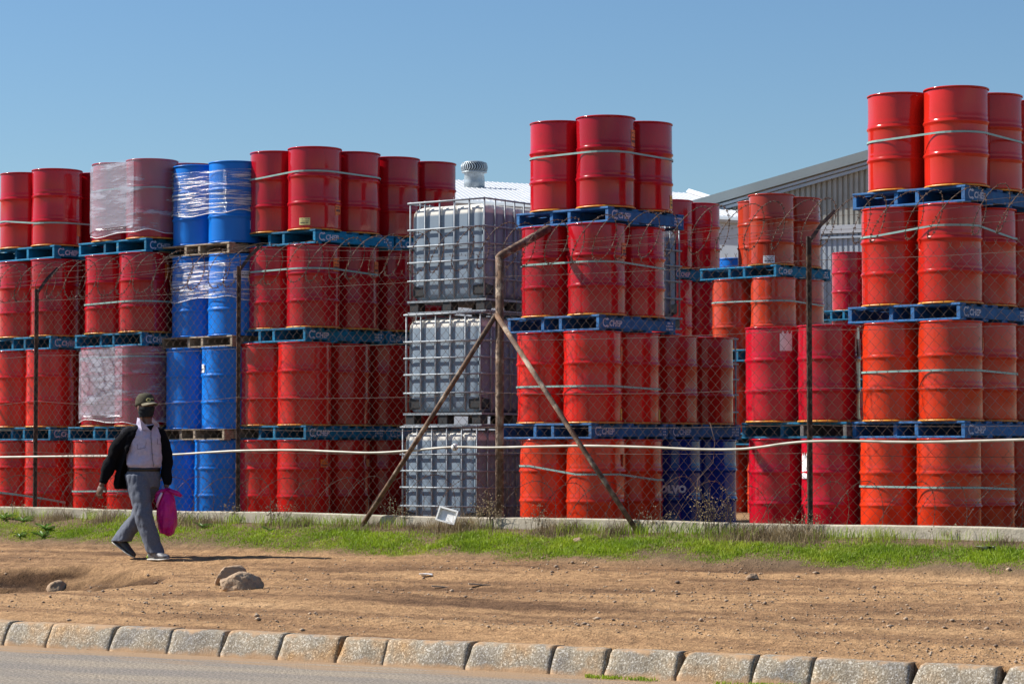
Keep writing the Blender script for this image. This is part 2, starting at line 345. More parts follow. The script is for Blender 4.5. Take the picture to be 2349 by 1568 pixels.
def np_mesh(name, verts, faces, m, smooth=False):
    """verts (n,3) float, faces (k,3|4) int"""
    me = bpy.data.meshes.new(name); k = faces.shape[1]
    me.vertices.add(len(verts)); me.vertices.foreach_set('co', verts.astype(np.float32).ravel())
    me.loops.add(faces.size); me.loops.foreach_set('vertex_index', faces.astype(np.int32).ravel())
    me.polygons.add(len(faces)); me.polygons.foreach_set('loop_start', np.arange(len(faces), dtype=np.int32)*k)
    if smooth: me.polygons.foreach_set('use_smooth', np.ones(len(faces), dtype=bool))
    me.materials.append(MATS[m]); me.update(calc_edges=True); me.validate(); return me
def tubes_np(paths, r, n=3):
    """paths: list of (k,3) arrays -> one set of thin tubes"""
    V = []; Fc = []; b = 0
    ang = np.arange(n)*2*np.pi/n
    for p in paths:
        p = np.asarray(p, float); k = len(p)
        t = np.gradient(p, axis=0); t /= np.linalg.norm(t, axis=1)[:, None]+1e-9
        ref = np.where(np.abs(t[:, 2:3]) > .9, np.array([[1., 0, 0]]), np.array([[0, 0, 1.]]))
        a = np.cross(t, ref); a /= np.linalg.norm(a, axis=1)[:, None]+1e-9; c = np.cross(t, a)
        ring = p[:, None, :] + r*(np.cos(ang)[None, :, None]*a[:, None, :]+np.sin(ang)[None, :, None]*c[:, None, :])
        V.append(ring.reshape(-1, 3))
        i = np.arange(k-1)[:, None]*n; j = np.arange(n)[None, :]; j2 = (j+1) % n
        q = np.stack([i+j, i+j2, i+n+j2, i+n+j], -1).reshape(-1, 4)+b
        Fc.append(q); b += k*n
    return np.concatenate(V), np.concatenate(Fc)
def fbm(x, y, seed, octs):
    """cheap value noise sum on numpy arrays; octs = list of (freq, amp)"""
    out = np.zeros_like(x); r = np.random.default_rng(seed); G = r.random((256, 256))
    for fx, fy, am in octs:
        u = x*fx+r.random()*100; v = y*fy+r.random()*100
        iu = np.floor(u).astype(int); iv = np.floor(v).astype(int); fu = u-iu; fv = v-iv
        fu = fu*fu*(3-2*fu); fv = fv*fv*(3-2*fv)
        g = lambda a, b: G[a % 256, b % 256]
        out += am*((g(iu, iv)*(1-fu)+g(iu+1, iv)*fu)*(1-fv)+(g(iu, iv+1)*(1-fu)+g(iu+1, iv+1)*fu)*fv-.5)
    return out

# ------------------------------------------------------------------ terrain layout
AF, TF = 22.8, .74; CF = 1/math.sqrt(1+TF*TF)          # fence line Y = AF - TF X
AK, TK = 15.6, .57; CK = 1/math.sqrt(1+TK*TK)          # kerb line
YG = ZC-.795                                           # level of the yard
FU = Vector((CF, -TF*CF, 0)); FV = Vector((TF*CF, CF, 0))   # along the fence (to the right), into the yard
KU = Vector((CK, -TK*CK, 0)); KV = Vector((TK*CK, CK, 0))
def wdist(x, y): return (AF-TF*x-y)*CF                 # metres in front of the fence
def kdist(x, y): return (y-AK+TK*x)*CK                 # metres behind the kerb edge
def hollow(x, y):
    a = x+4.75; b = y-21.25
    pu, pv = a*CK-b*TK*CK, a*TK*CK+b*CK
    n = fbm(x, y, 77, [(1.2, 1.2, .5), (4, 4, .25)])
    return np.clip(1.25-((pu/1.75)**2+(pv/1.25)**2)**1.2+n, 0, 1)
def base_h(x, y, rough=True):
    x = np.asarray(x, float); y = np.asarray(y, float)
    w = wdist(x, y); k = kdist(x, y)
    z = np.interp(w, [-.06, 0, .25, .6, .95, 1.15, 1.9, 3.2, 5.0, 7.0], [YG, .68, .64, .56, .46, .405, .381, .295, .22, .160])
    z = np.where(w < -.05, YG, z)
    if rough:
        out = np.clip((w-1.0)/.5, 0, 1)*np.clip(k/.5, 0, 1)
        u = x*CK-y*TK*CK; v = x*TK*CK+y*CK
        z = z+out*(fbm(u, v, 3, [(.35, 1.6, .05), (.8, 3.4, .030), (2.2, 6, .020), (7, 9, .016), (18, 22, .010)]))
        z = z+np.clip(w/.3, 0, 1)*(1-out)*fbm(x, y, 5, [(2, 2, .03), (8, 8, .02)])
        # wheel-dug hollow at the left
        q = hollow(x, y)
        z = z-.22*q*(1+.35*np.sin(v*22+np.sin(u*9)*1.2)*.35)
    zk = .158+fbm(x, y, 9, [(5, 5, .018)])
    s = np.clip(k/.6, 0, 1); z = np.where(k < .6, zk*(1-s)+z*s, z)
    z = np.where(k < .05, -.04, z)
    return z
def gh(x, y): return float(base_h(np.array([x]), np.array([y]))[0])

def build_ground():
    def axis(lo, hi, step, far_lo, far_hi):
        mid = np.arange(lo, hi, step)
        a = lo-np.geomspace(step*2, lo-far_lo, 22)[::-1]; b = hi+np.geomspace(step*2, far_hi-hi, 22)
        return np.concatenate([a, mid, b])
    xs = axis(-6.6, 6.4, .030, -700, 700); ys = axis(11.8, 27.2, .030, -300, 1100)
    X, Y = np.meshgrid(xs, ys); Z = base_h(X.ravel(), Y.ravel())
    V = np.stack([X.ravel(), Y.ravel(), Z], 1); nx = len(xs)
    i = np.arange(len(ys)-1)[:, None]*nx+np.arange(nx-1)[None, :]
    F = np.stack([i, i+1, i+nx+1, i+nx], -1).reshape(-1, 4)
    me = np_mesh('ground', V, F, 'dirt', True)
    w = wdist(V[:, 0], V[:, 1]); soil = np.clip((1.15-w)/.3, 0, 1)*np.clip((w+.3)/.2, 0, 1)*.8; hollow_dark = np.clip(hollow(V[:, 0], V[:, 1])*3.2, 0, 1)*np.clip(.72+fbm(V[:, 0], V[:, 1], 78, [(.9, 7, .9)]), .15, 1); ad = me.attributes.new('hollow_dark', 'FLOAT', 'POINT'); ad.data.foreach_set('value', hollow_dark.astype(np.float32))
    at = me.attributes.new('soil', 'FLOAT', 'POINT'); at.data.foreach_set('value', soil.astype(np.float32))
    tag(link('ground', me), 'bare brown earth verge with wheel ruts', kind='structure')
    # road
    n = 60; v = []; f = []
    for i in range(n+1):
        u = -150+300*i/n
        for q in (-60, -.05):
            p = Vector((0, AK, 0))+KU*u+KV*q; v.append((p.x, p.y, .0))
    for i in range(n): f.append((2*i, 2*i+2, 2*i+3, 2*i+1))
    tag(link('road', mesh('road', v, f, 'asphalt')), 'weathered grey asphalt road dusted with sand', kind='structure')
build_ground()

def build_kerb():
    root = tag(link('kerb', None), 'row of worn concrete kerb stones along the road', kind='structure')
    def u_at(xd):
        t = (xd-CX)/FD; Y = AK/(1+TK*t); X = t*Y; return (X, Y, X*CK-(Y-AK)*TK*CK)
    #  (photo x, gap to the next one, how much its right top corner is broken away)
    J = [(-260, .02, .02), (28, .012, .03), (126, .006, .0), (268, .03, .06), (400, .005, .0), (521, .02, .07), (652, .006, .02), (785, .012, .07), (892, .005, .0),
         (1079, .014, .05), (1272, .012, .03), (1394, .014, .05), (1559, .012, .11), (1731, .02, .05), (1863, .02, .03), (2088, .03, .10),
         (2288, .03, .12), (2640, .01, .02)]
    us = [u_at(j[0])[2] for j in J]
    r = random.Random(5)
    for i in range(len(J)-1):
        a, b = us[i]+(.0004 if J[i][2] <= .01 else .003), us[i+1]-(.0004 if J[i+1][2] <= .01 else .002)
        L = b-a; nu = max(8, int(L/.035)); prof = [(.16, .162), (.10, .168), (.03, .168), (.008, .164), (-.008, .145), (-.035, .085), (-.062, .02), (-.072, -.03)]
        lc, rc = J[i][2]*.5, J[i+1][2]*.12
        v = []; f = []; m = len(prof); cr_a = J[i][2] <= .01; cr_b = J[i+1][2] <= .01
        jz = r.uniform(-.004, .004) if J[i][2] > .01 else r.uniform(-.001, .001); tilt = r.uniform(-.004, .004)
        for k in range(nu+1):
            u = a+L*k/nu
            for j, (q, z) in enumerate(prof):
                hf = max(0, (z-.02)/.15)
                uu = u
                if k == nu: uu = u-rc*hf**1.3+(0 if cr_b else r.uniform(-.003, .003))
                elif k == 0: uu = u+lc*hf+(0 if cr_a else r.uniform(-.003, .003))
                elif False: pass
                else: uu = a+lc*hf*(1-k/nu)**6+(L)*k/nu-rc*hf**1.3*(k/nu)**8
                cr = (J[i+1][2] if k else J[i][2]) <= .01; e = 0
                nn = mnoise.noise(Vector((uu*5, q*9, z*9+3)))*.012+mnoise.noise(Vector((uu*22, q*30, z*30)))*.006
                p = Vector((0, AK, 0))+KU*uu+KV*(q+e-nn)
                v.append((p.x, p.y, z+jz+tilt*(k/nu-.5)+nn*.5-e*.5))
        for k in range(nu):
            for j in range(m-1): f.append((k*m+j, (k+1)*m+j, (k+1)*m+j+1, k*m+j+1))
        f.append(tuple(range(m))); f.append(tuple(nu*m+j for j in range(m))[::-1])
        me = mesh('kerb_stone', v, f, 'kerb_concrete', True); me.polygons[-1].use_smooth = False; me.polygons[-2].use_smooth = False; link('kerb_stone', me, root)
build_kerb()

# ------------------------------------------------------------------ the walking man
def build_man():
    D = 22.9; S = 22.9/23.8/868.0
    foot = ray(328, 1284.5, D); zb = gh(foot.x, foot.y); root = link('person', None, loc=(foot.x, foot.y, foot.z))
    tag(root, 'man in cap and face mask, open black jacket and grey trousers, walking right', 'person')
    man_fix = zb-foot.z
    print('man ground', zb, 'foot', foot.z)
    def P(x, y, dy=0): return Vector(((x-455)*S, dy, (1500-y)*S))
    def wrinkle(o, fn):
        me = o.data; co = [v.co.copy() for v in me.vertices]; no = [v.normal.copy() for v in me.vertices]
        for i, v in enumerate(me.vertices): co[i] += no[i]*fn(co[i])
        me.vertices.foreach_set('co', [c for q in co for c in q]); me.update()
    def baked(mb, name, m, voxel, sm=2, parent=root, keep=None):
        o = mb.build(name, m, parent, True)
        md = o.modifiers.new('r', 'REMESH'); md.mode = 'VOXEL'; md.voxel_size = voxel; md.use_smooth_shade = True
        if sm: s = o.modifiers.new('s', 'SMOOTH'); s.iterations = sm; s.factor = .5
        dg = bpy.context.evaluated_depsgraph_get(); me = bpy.data.meshes.new_from_object(o.evaluated_get(dg))
        o.modifiers.clear(); old = o.data; o.data = me; bpy.data.meshes.remove(old); return o
    F = Vector((.66, -.75, 0)); Rr = Vector((-.75, -.66, 0))      # chest forward, his right
    Z = Vector((0, 0, 1))
    def ring(c, a, b, n=28, f=F, r=Rr, sq=1.0, tilt=0, z_of=None):
        out = []
        for k in range(n):
            t = 2*math.pi*k/n; ca, sa = math.cos(t), math.sin(t)
            ca = math.copysign(abs(ca)**sq, ca); sa = math.copysign(abs(sa)**sq, sa)
            p = c+r*(a*ca)+f*(b*sa)
            if z_of: p.z += z_of(ca, sa)
            out.append(p)
        return out
    def limb(mb, pts, rad, n=12):
        mb.tube(pts, rad, n)
        for p, r in zip(pts, rad): mb.ell(p, (r, r, r), n=12, m=8)
    # joints
    hipC = P(455, 800); shR = P(318, 420, -.075); shL = P(592, 405, .085); neck = P(490, 330, .0)
    elR = P(200, 640, -.02); wrR = P(112, 845, -.03); elL = P(640, 640, .10); wrL = P(648, 862, .02)
    hR = P(405, 800, -.05); kR = P(478, 1110, -.17); aR = P(592, 1425, -.20)
    hL = P(505, 800, .05); kL = P(418, 1120, .09); aL = P(252, 1340, .13)
    HF = Vector((.75, -.66, 0)).normalized(); HR = Vector((-.66, -.75, 0)).normalized()   # head
    HM = Matrix((HR, HF, Z)).transposed()
    hd = P(468, 195, -.02)
    # ---- skin body (one continuous figure)
    mb = MB()
    mb.ell(hd+Vector((0, 0, .012)), (.071, .090, .100), HM); mb.ell(hd+HF*.022-Z*.045, (.055, .066, .070), HM)      # cranium, jaw
    mb.ell(hd+HF*.082-Z*.014, (.013, .020, .022), HM); mb.ell(hd+HF*.075+Z*.016, (.045, .018, .010), HM)            # nose, brow
    for s in (-1, 1): mb.ell(hd+HR*s*.072-HF*.006-Z*.012, (.010, .017, .030), HM)                                    # ears
    mb.tube([hd-Z*.05-HF*.02, neck-Z*.06], [.052, .060], 14)
    mb.ell((shR+shL)/2-Z*.05, (.115, .07, .06), Matrix((Rr, F, Z)).transposed())
    mb.loft([ring(hipC+Z*0, .14, .09), ring(hipC+Z*.12, .125, .085), ring(hipC+Z*.3, .15, .10), ring(P(460, 440), .11, .07)])
    limb(mb, [shR-Z*.02+Vector((.03, 0, 0)), elR, wrR], [.040, .036, .026]); limb(mb, [shL-Z*.03-Vector((.03, 0, 0)), elL, wrL], [.036, .034, .026])
    limb(mb, [hR, kR, aR], [.075, .052, .036]); limb(mb, [hL, kL, aL], [.075, .052, .036])
    def hand(w, down, palmf, side, curl, thumbdir):
        # down: direction the hand points, side: across the knuckles (towards the little finger), palmf: direction the palm faces
        c = w+down*.045
        MM = Matrix((side, palmf, down)).transposed()
        mb.tube([w, w+down*.02], [.026, .026], 10)
        mb.ell(c, (.040, .017, .052), MM)
        for i, (o_, ln, r) in enumerate(((-.030, .070, .0092), (-.010, .078, .0095), (.011, .073, .0092), (.030, .056, .0082))):
            b = w+down*.082+side*o_; d1 = (down*math.cos(curl*.5)+palmf*math.sin(curl*.5)); d2 = (down*math.cos(curl*1.35)+palmf*math.sin(curl*1.35)); d3 = (down*math.cos(curl*2.1)+palmf*math.sin(curl*2.1))
            p0 = b-down*.02; p1 = b+d1*ln*.42; p2 = p1+d2*ln*.32; p3 = p2+d3*ln*.28
            limb(mb, [p0, p1, p2, p3], [r, r*.95, r*.88, r*.75], 8)
        b = w+down*.03-side*.028; t1 = (down*.55-side*.6+palmf*.55).normalized()
        limb(mb, [b, b+t1*.035, b+t1*.035+(down*.8+palmf*.5).normalized()*.028], [.0125, .0105, .0085], 8)
    dn = (wrR-elR).normalized()
    hand(wrR+dn*.01, (dn*.8+Vector((-.1, 0, -.5))).normalized(), Vector((.55, .8, 0)).normalized(), Vector((-.8, .55, .1)).normalized(), .55, None)
    hand(wrL, Vector((.05, -.05, -1)).normalized(), Vector((-.7, -.2, 0)).normalized(), Vector((-.2, .95, 0)).normalized(), 1.15, None)
    baked(mb, 'body', 'skin', .0048, 2)
    # ---- trousers
    mb = MB()
    wst = P(457, 722)
    mb.loft([ring(P(455, 880), .160, .125, f=F), ring(P(452, 800), .170, .135), ring(wst, .160, .120)])
    def leg(h, k, a, r0, r1, r2, hemdir):
        mb.loft([ring(h+Z*.03, r0, r0*1.05), ring(h.lerp(k, .35), r0*.92, r0*1.0), ring(h.lerp(k, .7), r0*.78, r0*.86), ring(k, r1, r1*1.12),
                 ring(k.lerp(a, .45)-F*.012, r1*1.0, r1*1.18), ring(k.lerp(a, .8)-F*.01, r2*.98, r2*1.12), ring(k.lerp(a, 1.02)+Vector((0,0,-.0)), r2, r2*1.18)])
    leg(hR, kR, aR, .112, .084, .078, F); leg(hL, kL, aL, .105, .092, .094, F)
    o = baked(mb, 'trousers', 'trouser_cloth', .009, 3)
    wrinkle(o, lambda q: mnoise.noise(Vector((q.x*9+q.z*5, q.y*9, q.z*6)))*.009+(abs(mnoise.noise(Vector((q.x*13+q.z*4, q.y*13, q.z*9-q.x*9))))-.2)*.012+mnoise.noise(Vector((q.x*30, q.y*30, q.z*22+q.x*16)))*.004)
    # ---- shirt
    mb = MB()
    def hem(ca, sa): return .018*math.sin(3*math.atan2(sa, ca)+1)
    mb.loft([ring(P(458, 728), .155, .118, z_of=hem), ring(P(458, 690), .178, .142), ring(P(460, 600), .172, .132), ring(P(462, 510), .174, .125), ring(P(460, 450), .180, .118),
             ring(P(462, 410), .165, .100), ring(P(470, 372), .115, .080), ring(P(482, 345), .072, .066)])
    o = baked(mb, 'shirt', 'shirt_cloth', .008, 2)
    wrinkle(o, lambda q: mnoise.noise(Vector((q.x*7+q.z*8, q.y*8, q.z*9)))*.011+(abs(mnoise.noise(Vector((q.x*12-q.z*5, q.y*12, q.z*12+q.x*8))))-.2)*.014+mnoise.noise(Vector((q.x*28, q.y*28, q.z*26)))*.003)
    def on_shirt(x, y, off=.006):
        bd = None; best = 9
        for v in o.data.vertices:
            q = v.co; e = (q.x-(x-455)*S)**2+(q.z-(1500-y)*S)**2
            if e < .0002 and (bd is None or q.y < bd): bd = q.y
        return P(x, y, (bd if bd is not None else -.1)-off)
    # open neck: dark vest and skin V
    vn = MB(); A_, B_, C_ = on_shirt(478, 365, .004), on_shirt(545, 352, .004), on_shirt(527, 402, .004)
    vn.add([A_, B_, C_, A_+Vector((0, .02, 0)), B_+Vector((0, .02, 0)), C_+Vector((0, .02, 0))], [(0,1,2),(0,3,4,1),(1,4,5,2),(2,5,3,0)]); vn.build('vest', 'jacket_cloth', root)
    # collar wings
    for pts in (((405, 290, .03), (440, 300, -.07), (520, 400, -.01), (455, 392, .0), (398, 350, .02)), ((540, 290, -.02), (590, 345, -.0), (600, 372, .0), (566, 368, .0), (533, 330, -.01))):
        cb = MB(); q = []
        for (x, y, dy) in pts: q.append(on_shirt(x, max(y, 352), .012)*1.0 if y > 350 else P(x, y, -.075+dy))
        n = len(q); cb.add(q+[a+Vector((.0, .012, 0)) for a in q], [tuple(range(n))[::-1], tuple(range(n, 2*n))]+[(i, (i+1) % n, n+(i+1) % n, n+i) for i in range(n)])
        cb.build('collar', 'shirt_cloth', root)
    pl = MB(); prev = [on_shirt(x, y, .004) for x, y in ((528, 400), (530, 450), (536, 520), (542, 590), (548, 650), (553, 705))]
    pl.tube(prev, .0028, 4); pl.build('placket', 'trouser_cloth', root)
    bt = MB(); bt.ell((0, 0, 0), (.0065, .003, .0065), n=8, m=5); bd = bt.data('button', 'sole_white', True)
    for (x, y) in ((541, 512), (552, 603), (560, 686)): link('button', bd, root, on_shirt(x, y, .006))
    pk = MB()
    for pts in (((420, 515), (424, 560), (490, 545), (494, 500)), ((578, 470), (580, 515), (606, 520))): pk.tube([on_shirt(x, y, .002) for x, y in pts], .0016, 4)
    pk.build('pocket_seam', 'mask_cloth', root)
    # ---- belt
    bl = MB(); bl.loft([ring(P(457, 745), .163, .124), ring(P(457, 744), .168, .129), ring(P(457, 716), .168, .129), ring(P(457, 715), .163, .124)], cap=False); bl.build('belt', 'belt_leather', root, True)
    # ---- jacket: sleeves, yoke and open body
    mb = MB()
    limb(mb, [shR+Vector((.03, 0, -.015)), shR.lerp(elR, .5), elR, elR.lerp(wrR, .5)+Vector((-.01, 0, 0)), wrR+Vector((.012, 0, .02))], [.074, .078, .070, .060, .042], 16)
    limb(mb, [shL+Vector((-.03, 0, -.02)), shL.lerp(elL, .5), elL, elL.lerp(wrL, .5), wrL+Vector((0, 0, .03))], [.060, .060, .058, .052, .040], 16)
    # back and side panel as a thick partial shell
    def shell(a0, a1, rows, th=.016, n=26):
        rings = []
        for (c, a, b, s0, s1) in rows:
            outer = []; inner = []
            for k in range(n):
                t = R_(a0+s0)+(R_(a1+s1)-R_(a0+s0))*k/(n-1)
                fold = 1+.05*math.sin(t*7+c.z*6)
                outer.append(c+Rr*(a*math.cos(t)*fold)+F*(b*math.sin(t)*fold)); inner.append(c+Rr*((a-th)*math.cos(t)*fold)+F*((b-th)*math.sin(t)*fold))
            rings.append(outer+inner[::-1])
        mb.loft(rings)
    # angle 0 = his right, 90 = front, 180 = left, 270 = back
    shell(-185, 62, [(P(330, 895, .05), .135, .15, 8, -60), (P(360, 850, .05), .175, .170, 8, -60), (P(395, 760, .04), .200, .172, 6, -58), (P(430, 650, .02), .208, .160, 2, -50), (P(450, 540, .01), .205, .150, 0, -38), (P(460, 450, 0), .195, .135, -4, -30),
                     (P(462, 400, 0), .178, .112, -12, -24), (P(470, 360, .01), .12, .088, -20, -26), (P(480, 335, .02), .082, .078, -20, -30)])
    o = baked(mb, 'jacket', 'jacket_cloth', .0085, 2)
    wrinkle(o, lambda q: mnoise.noise(Vector((q.x*8+q.z*6, q.y*8, q.z*8)))*.016+mnoise.noise(Vector((q.x*22, q.y*22, q.z*20)))*.006)
    # lighter shoulder yoke
    yk = MB(); yk.ell(shR+Vector((.048, .006, -.002)), (.088, .066, .060), Matrix.Rotation(.5, 3, 'Y')); yk.ell(shR+Vector((.005, .0, -.018)), (.070, .070, .058), Matrix.Rotation(.75, 3, 'Y'))
    o2 = baked(yk, 'shoulder_yoke', 'jacket_yoke', .008, 2); wrinkle(o2, lambda q: mnoise.noise(Vector((q.x*26, q.y*26, q.z*30)))*.007)
    cf = MB(); d_ = (wrR-elR).normalized()
    cf.tube([wrR-d_*.035, wrR-d_*.0], [.042, .038], 14); cf.build('cuff', 'jacket_cloth', root, True)
    # ---- mask
    mk = MB(); v = []; f = []; rows, cols = 9, 18
    for i in range(rows+1):
        t = i/rows; z = -.010-.092*t
        for j in range(cols+1):
            a = (j/cols-.5)*R_(186); sq = math.cos(a)
            rx = .0755-.012*t*t; ry = .097+.016*math.exp(-((t-.2)/.35)**2)*max(0, sq)**3-.018*t*t
            fold = .0025*math.sin(t*18+abs(a)*3)*(.4+abs(math.sin(a)))
            p = hd+HR*((rx+fold)*math.sin(a))+HF*((ry+fold)*math.cos(a)-.004)+Z*(z+.010*(1-abs(math.sin(a)))*(1-t))
            v.append(p)
    for i in range(rows):
        for j in range(cols): f.append((i*(cols+1)+j, i*(cols+1)+j+1, (i+1)*(cols+1)+j+1, (i+1)*(cols+1)+j))
    o = link('face_mask', mesh('face_mask', v, f, 'mask_cloth', True), root); md = o.modifiers.new('s', 'SOLIDIFY'); md.thickness = .003; md.offset = 1
    # eyes
    for s in (-1, 1):
        e = MB(); e.ell(hd+HR*s*.029+HF*.080+Z*.006, (.011, .006, .006), HM, 10, 6); e.build('eye', 'eye_white', root, True)
    # ---- cap
    cp = MB(); rings = []
    n = 28
    for i in range(8):
        t = i/7; rr_ = math.cos(t*math.pi/2*.97)**.62; zz = .034+.090*math.sin(t*math.pi/2)
        rings.append([hd+HR*(.082*rr_*math.cos(2*math.pi*k/n))+HF*(.102*rr_*math.sin(2*math.pi*k/n)-.006)+Z*(zz+.012*math.sin(2*math.pi*k/n)*(1-t)) for k in range(n)])
    cp.loft([[q-Z*.028 for q in rings[0]]]+rings); cap_ = cp.build('cap', 'cap_cloth', root, True)
    cb = MB(); cb.ell(hd+Z*.124-HF*.004, (.007, .007, .005), n=8, m=5); cb.build('cap_button', 'brim_cloth', cap_, True)
    v = []; f = []; nc, nr = 16, 6
    for i in range(nr+1):
        t = i/nr
        for j in range(nc+1):
            a = R_(-72)+R_(144)*j/nc
            bx = .080*math.sin(a); by = .098*math.cos(a)-.006
            ext = .068*t*math.cos(a)**.8 if math.cos(a) > 0 else 0
            p = hd+HR*bx*(1+.04*t)+HF*(by+ext)+Z*(.044-.022*t-.024*math.sin(a)**2+.004*math.cos(a))
            v.append(p)
    for i in range(nr):
        for j in range(nc): f.append((i*(nc+1)+j, i*(nc+1)+j+1, (i+1)*(nc+1)+j+1, (i+1)*(nc+1)+j))
    o = link('brim', mesh('brim', v, f, 'brim_cloth', True), cap_); md = o.modifiers.new('s', 'SOLIDIFY'); md.thickness = .005
    # ring-shaped emblem and small lettering on the cap front
    em = MB()
    def capp(a, z, off=.004):
        t = math.asin(max(0, min(1, (z-.034)/.090)))/(math.pi/2); rr_ = math.cos(t*math.pi/2*.97)**.62
        return hd+HR*((.082*rr_+off)*math.sin(a))+HF*((.102*rr_+off)*math.cos(a)-.006)+Z*z
    em.tube([capp(.42+.20*math.cos(x), .058+.0145*math.sin(x)) for x in [2*math.pi*k/16 for k in range(17)]], .0042, 5)
    em.tube([capp(.26, .062), capp(.20, .076)], .004, 5)
    for a in (.06, -.06, -.17): em.tube([capp(a, .064), capp(a-.03, .078), capp(a-.06, .064)], .0026, 4)
    em.build('emblem', 'cap_print', cap_, True)
    # ---- shoes
    def shoe(heel, toe, m, roll=0, up=Z, name='shoe'):
        ax = (toe-heel); L_ = ax.length; ax.normalize(); sd_ = ax.cross(up).normalized(); upv = sd_.cross(ax).normalized()
        def sec(t, w, h, lift=0, n=16, flat=.0):
            c = heel+ax*(L_*t)+upv*lift; out = []
            for k in range(n):
                a = 2*math.pi*k/n; y = math.sin(a); out.append(c+sd_*(w*math.cos(a))+upv*(h*(.5+.5*y)))
            return out
        rt = link(name, None, root, loc=heel); 
        inv = Matrix.Translation(-heel)
        m1 = MB(); m1.loft([sec(.0, .012, .05, .02), sec(.03, .030, .085, .018), sec(.18, .036, .105, .018), sec(.34, .036, .098, .018), sec(.50, .038, .075, .018), sec(.68, .044, .056, .018), sec(.85, .042, .044, .020), sec(.96, .028, .030, .022), sec(1.0, .008, .014, .024)])
        me = m1.data('upper', m, True); me.transform(inv); link('upper', me, rt)
        m2 = MB(); m2.loft([sec(-.03, .012, .022, 0), sec(.0, .034, .026, 0), sec(.2, .040, .026, 0), sec(.45, .038, .022, .002), sec(.68, .048, .022, .0), sec(.88, .044, .020, .004), sec(1.0, .026, .016, .010), sec(1.035, .006, .010, .014)])
        me = m2.data('sole', 'sole_white', True); me.transform(inv); link('sole', me, rt)
        m3 = MB()
        for k in range(5):
            t = .42+.06*k; h = .105-.03*(t-.34)/.16*.5-k*.006
            hh = .018+max(.05, .098-(t-.34)*.17)
            c = heel+ax*(L_*t)+upv*(hh+.002); m3.tube([c+sd_*.024-upv*.012, c+upv*.003, c-sd_*.024-upv*.012], .0036, 5)
        me = m3.data('laces', 'lace_green', True); me.transform(inv); link('laces', me, rt)
        m4 = MB(); c = heel+ax*(L_*.0)+upv*.03; m4.tube([c+sd_*.022, c+upv*.035-ax*.004, c-sd_*.022], .015, 6); me = m4.data('heel_tab', 'lace_green', True); me.transform(inv); link('heel_tab', me, rt)
    shoe(P(532, 1497, -.155), P(716, 1490, -.345), 'shoe_grey')
    shoe(P(174, 1364, .17), P(366, 1490, .04), 'shoe_black', up=Vector((.45, 0, .9)))
    # ---- pink carrier bag (held, so a thing of its own)
    bag = link('carrier_bag', None, loc=root.location+P(650, 1290, -.02)); tag(bag, 'tied magenta plastic carrier bag hanging from the man\'s left hand', 'bag')
    M0 = Matrix.Translation(-P(650, 1290, -.02))
    def bring(x0, x1, y, dep, n=26, seed=0, dy=0):
        c = P((x0+x1)/2, y, -.02+dy); a = (x1-x0)/2*S; out = []
        for k in range(n):
            t = 2*math.pi*k/n; w = 1+.045*math.sin(5*t+y*.02)+.03*math.sin(11*t+y*.013)
            out.append(c+Vector((a*w*math.cos(t), dep*w*math.sin(t), 0)))
        return out
    bb = MB(); bb.loft([bring(640, 700, 1288, .03), bring(600, 728, 1268, .065), bring(588, 742, 1220, .085), bring(580, 748, 1150, .09), bring(578, 740, 1080, .085), bring(584, 728, 1010, .065), bring(598, 712, 960, .045), bring(618, 698, 925, .028), bring(632, 690, 905, .02), bring(640, 684, 885, .016)])
    o = baked(bb, 'bag_body', 'bag_pink', .006, 1, parent=bag); o.data.transform(M0)
    wrinkle(o, lambda q: mnoise.noise(Vector((q.x*16, q.y*16, q.z*4)))*.014+mnoise.noise(Vector((q.x*30, q.y*30, q.z*12)))*.006)
    def flap(pts, m, name, wd):
        fb = MB(); fb.tube([P(x, y, dy) for x, y, dy in pts], wd, 8); me = fb.data(name, m, True); me.transform(M0)
        for v in me.vertices: v.co.y *= 1
        link(name, me, bag)
    flap([(660, 900, -.03), (700, 915, -.05), (745, 932, -.05), (785, 955, -.05)], 'bag_pink', 'handle', [.02, .022, .026, .014])
    flap([(655, 905, -.03), (620, 910, -.05), (585, 930, -.06), (562, 955, -.06)], 'bag_pink', 'handle', [.014, .018, .020, .008])
    flap([(622, 925, -.07), (600, 970, -.075), (585, 1010, -.08), (580, 1050, -.08)], 'bag_print', 'knot_end', [.010, .016, .014, .006])
    flap([(598, 930, -.06), (572, 975, -.06), (565, 1010, -.06)], 'bag_pink', 'knot_end', [.014, .016, .006])
mat('eye_white', (.10, .07, .05), rough=.3)
build_man()
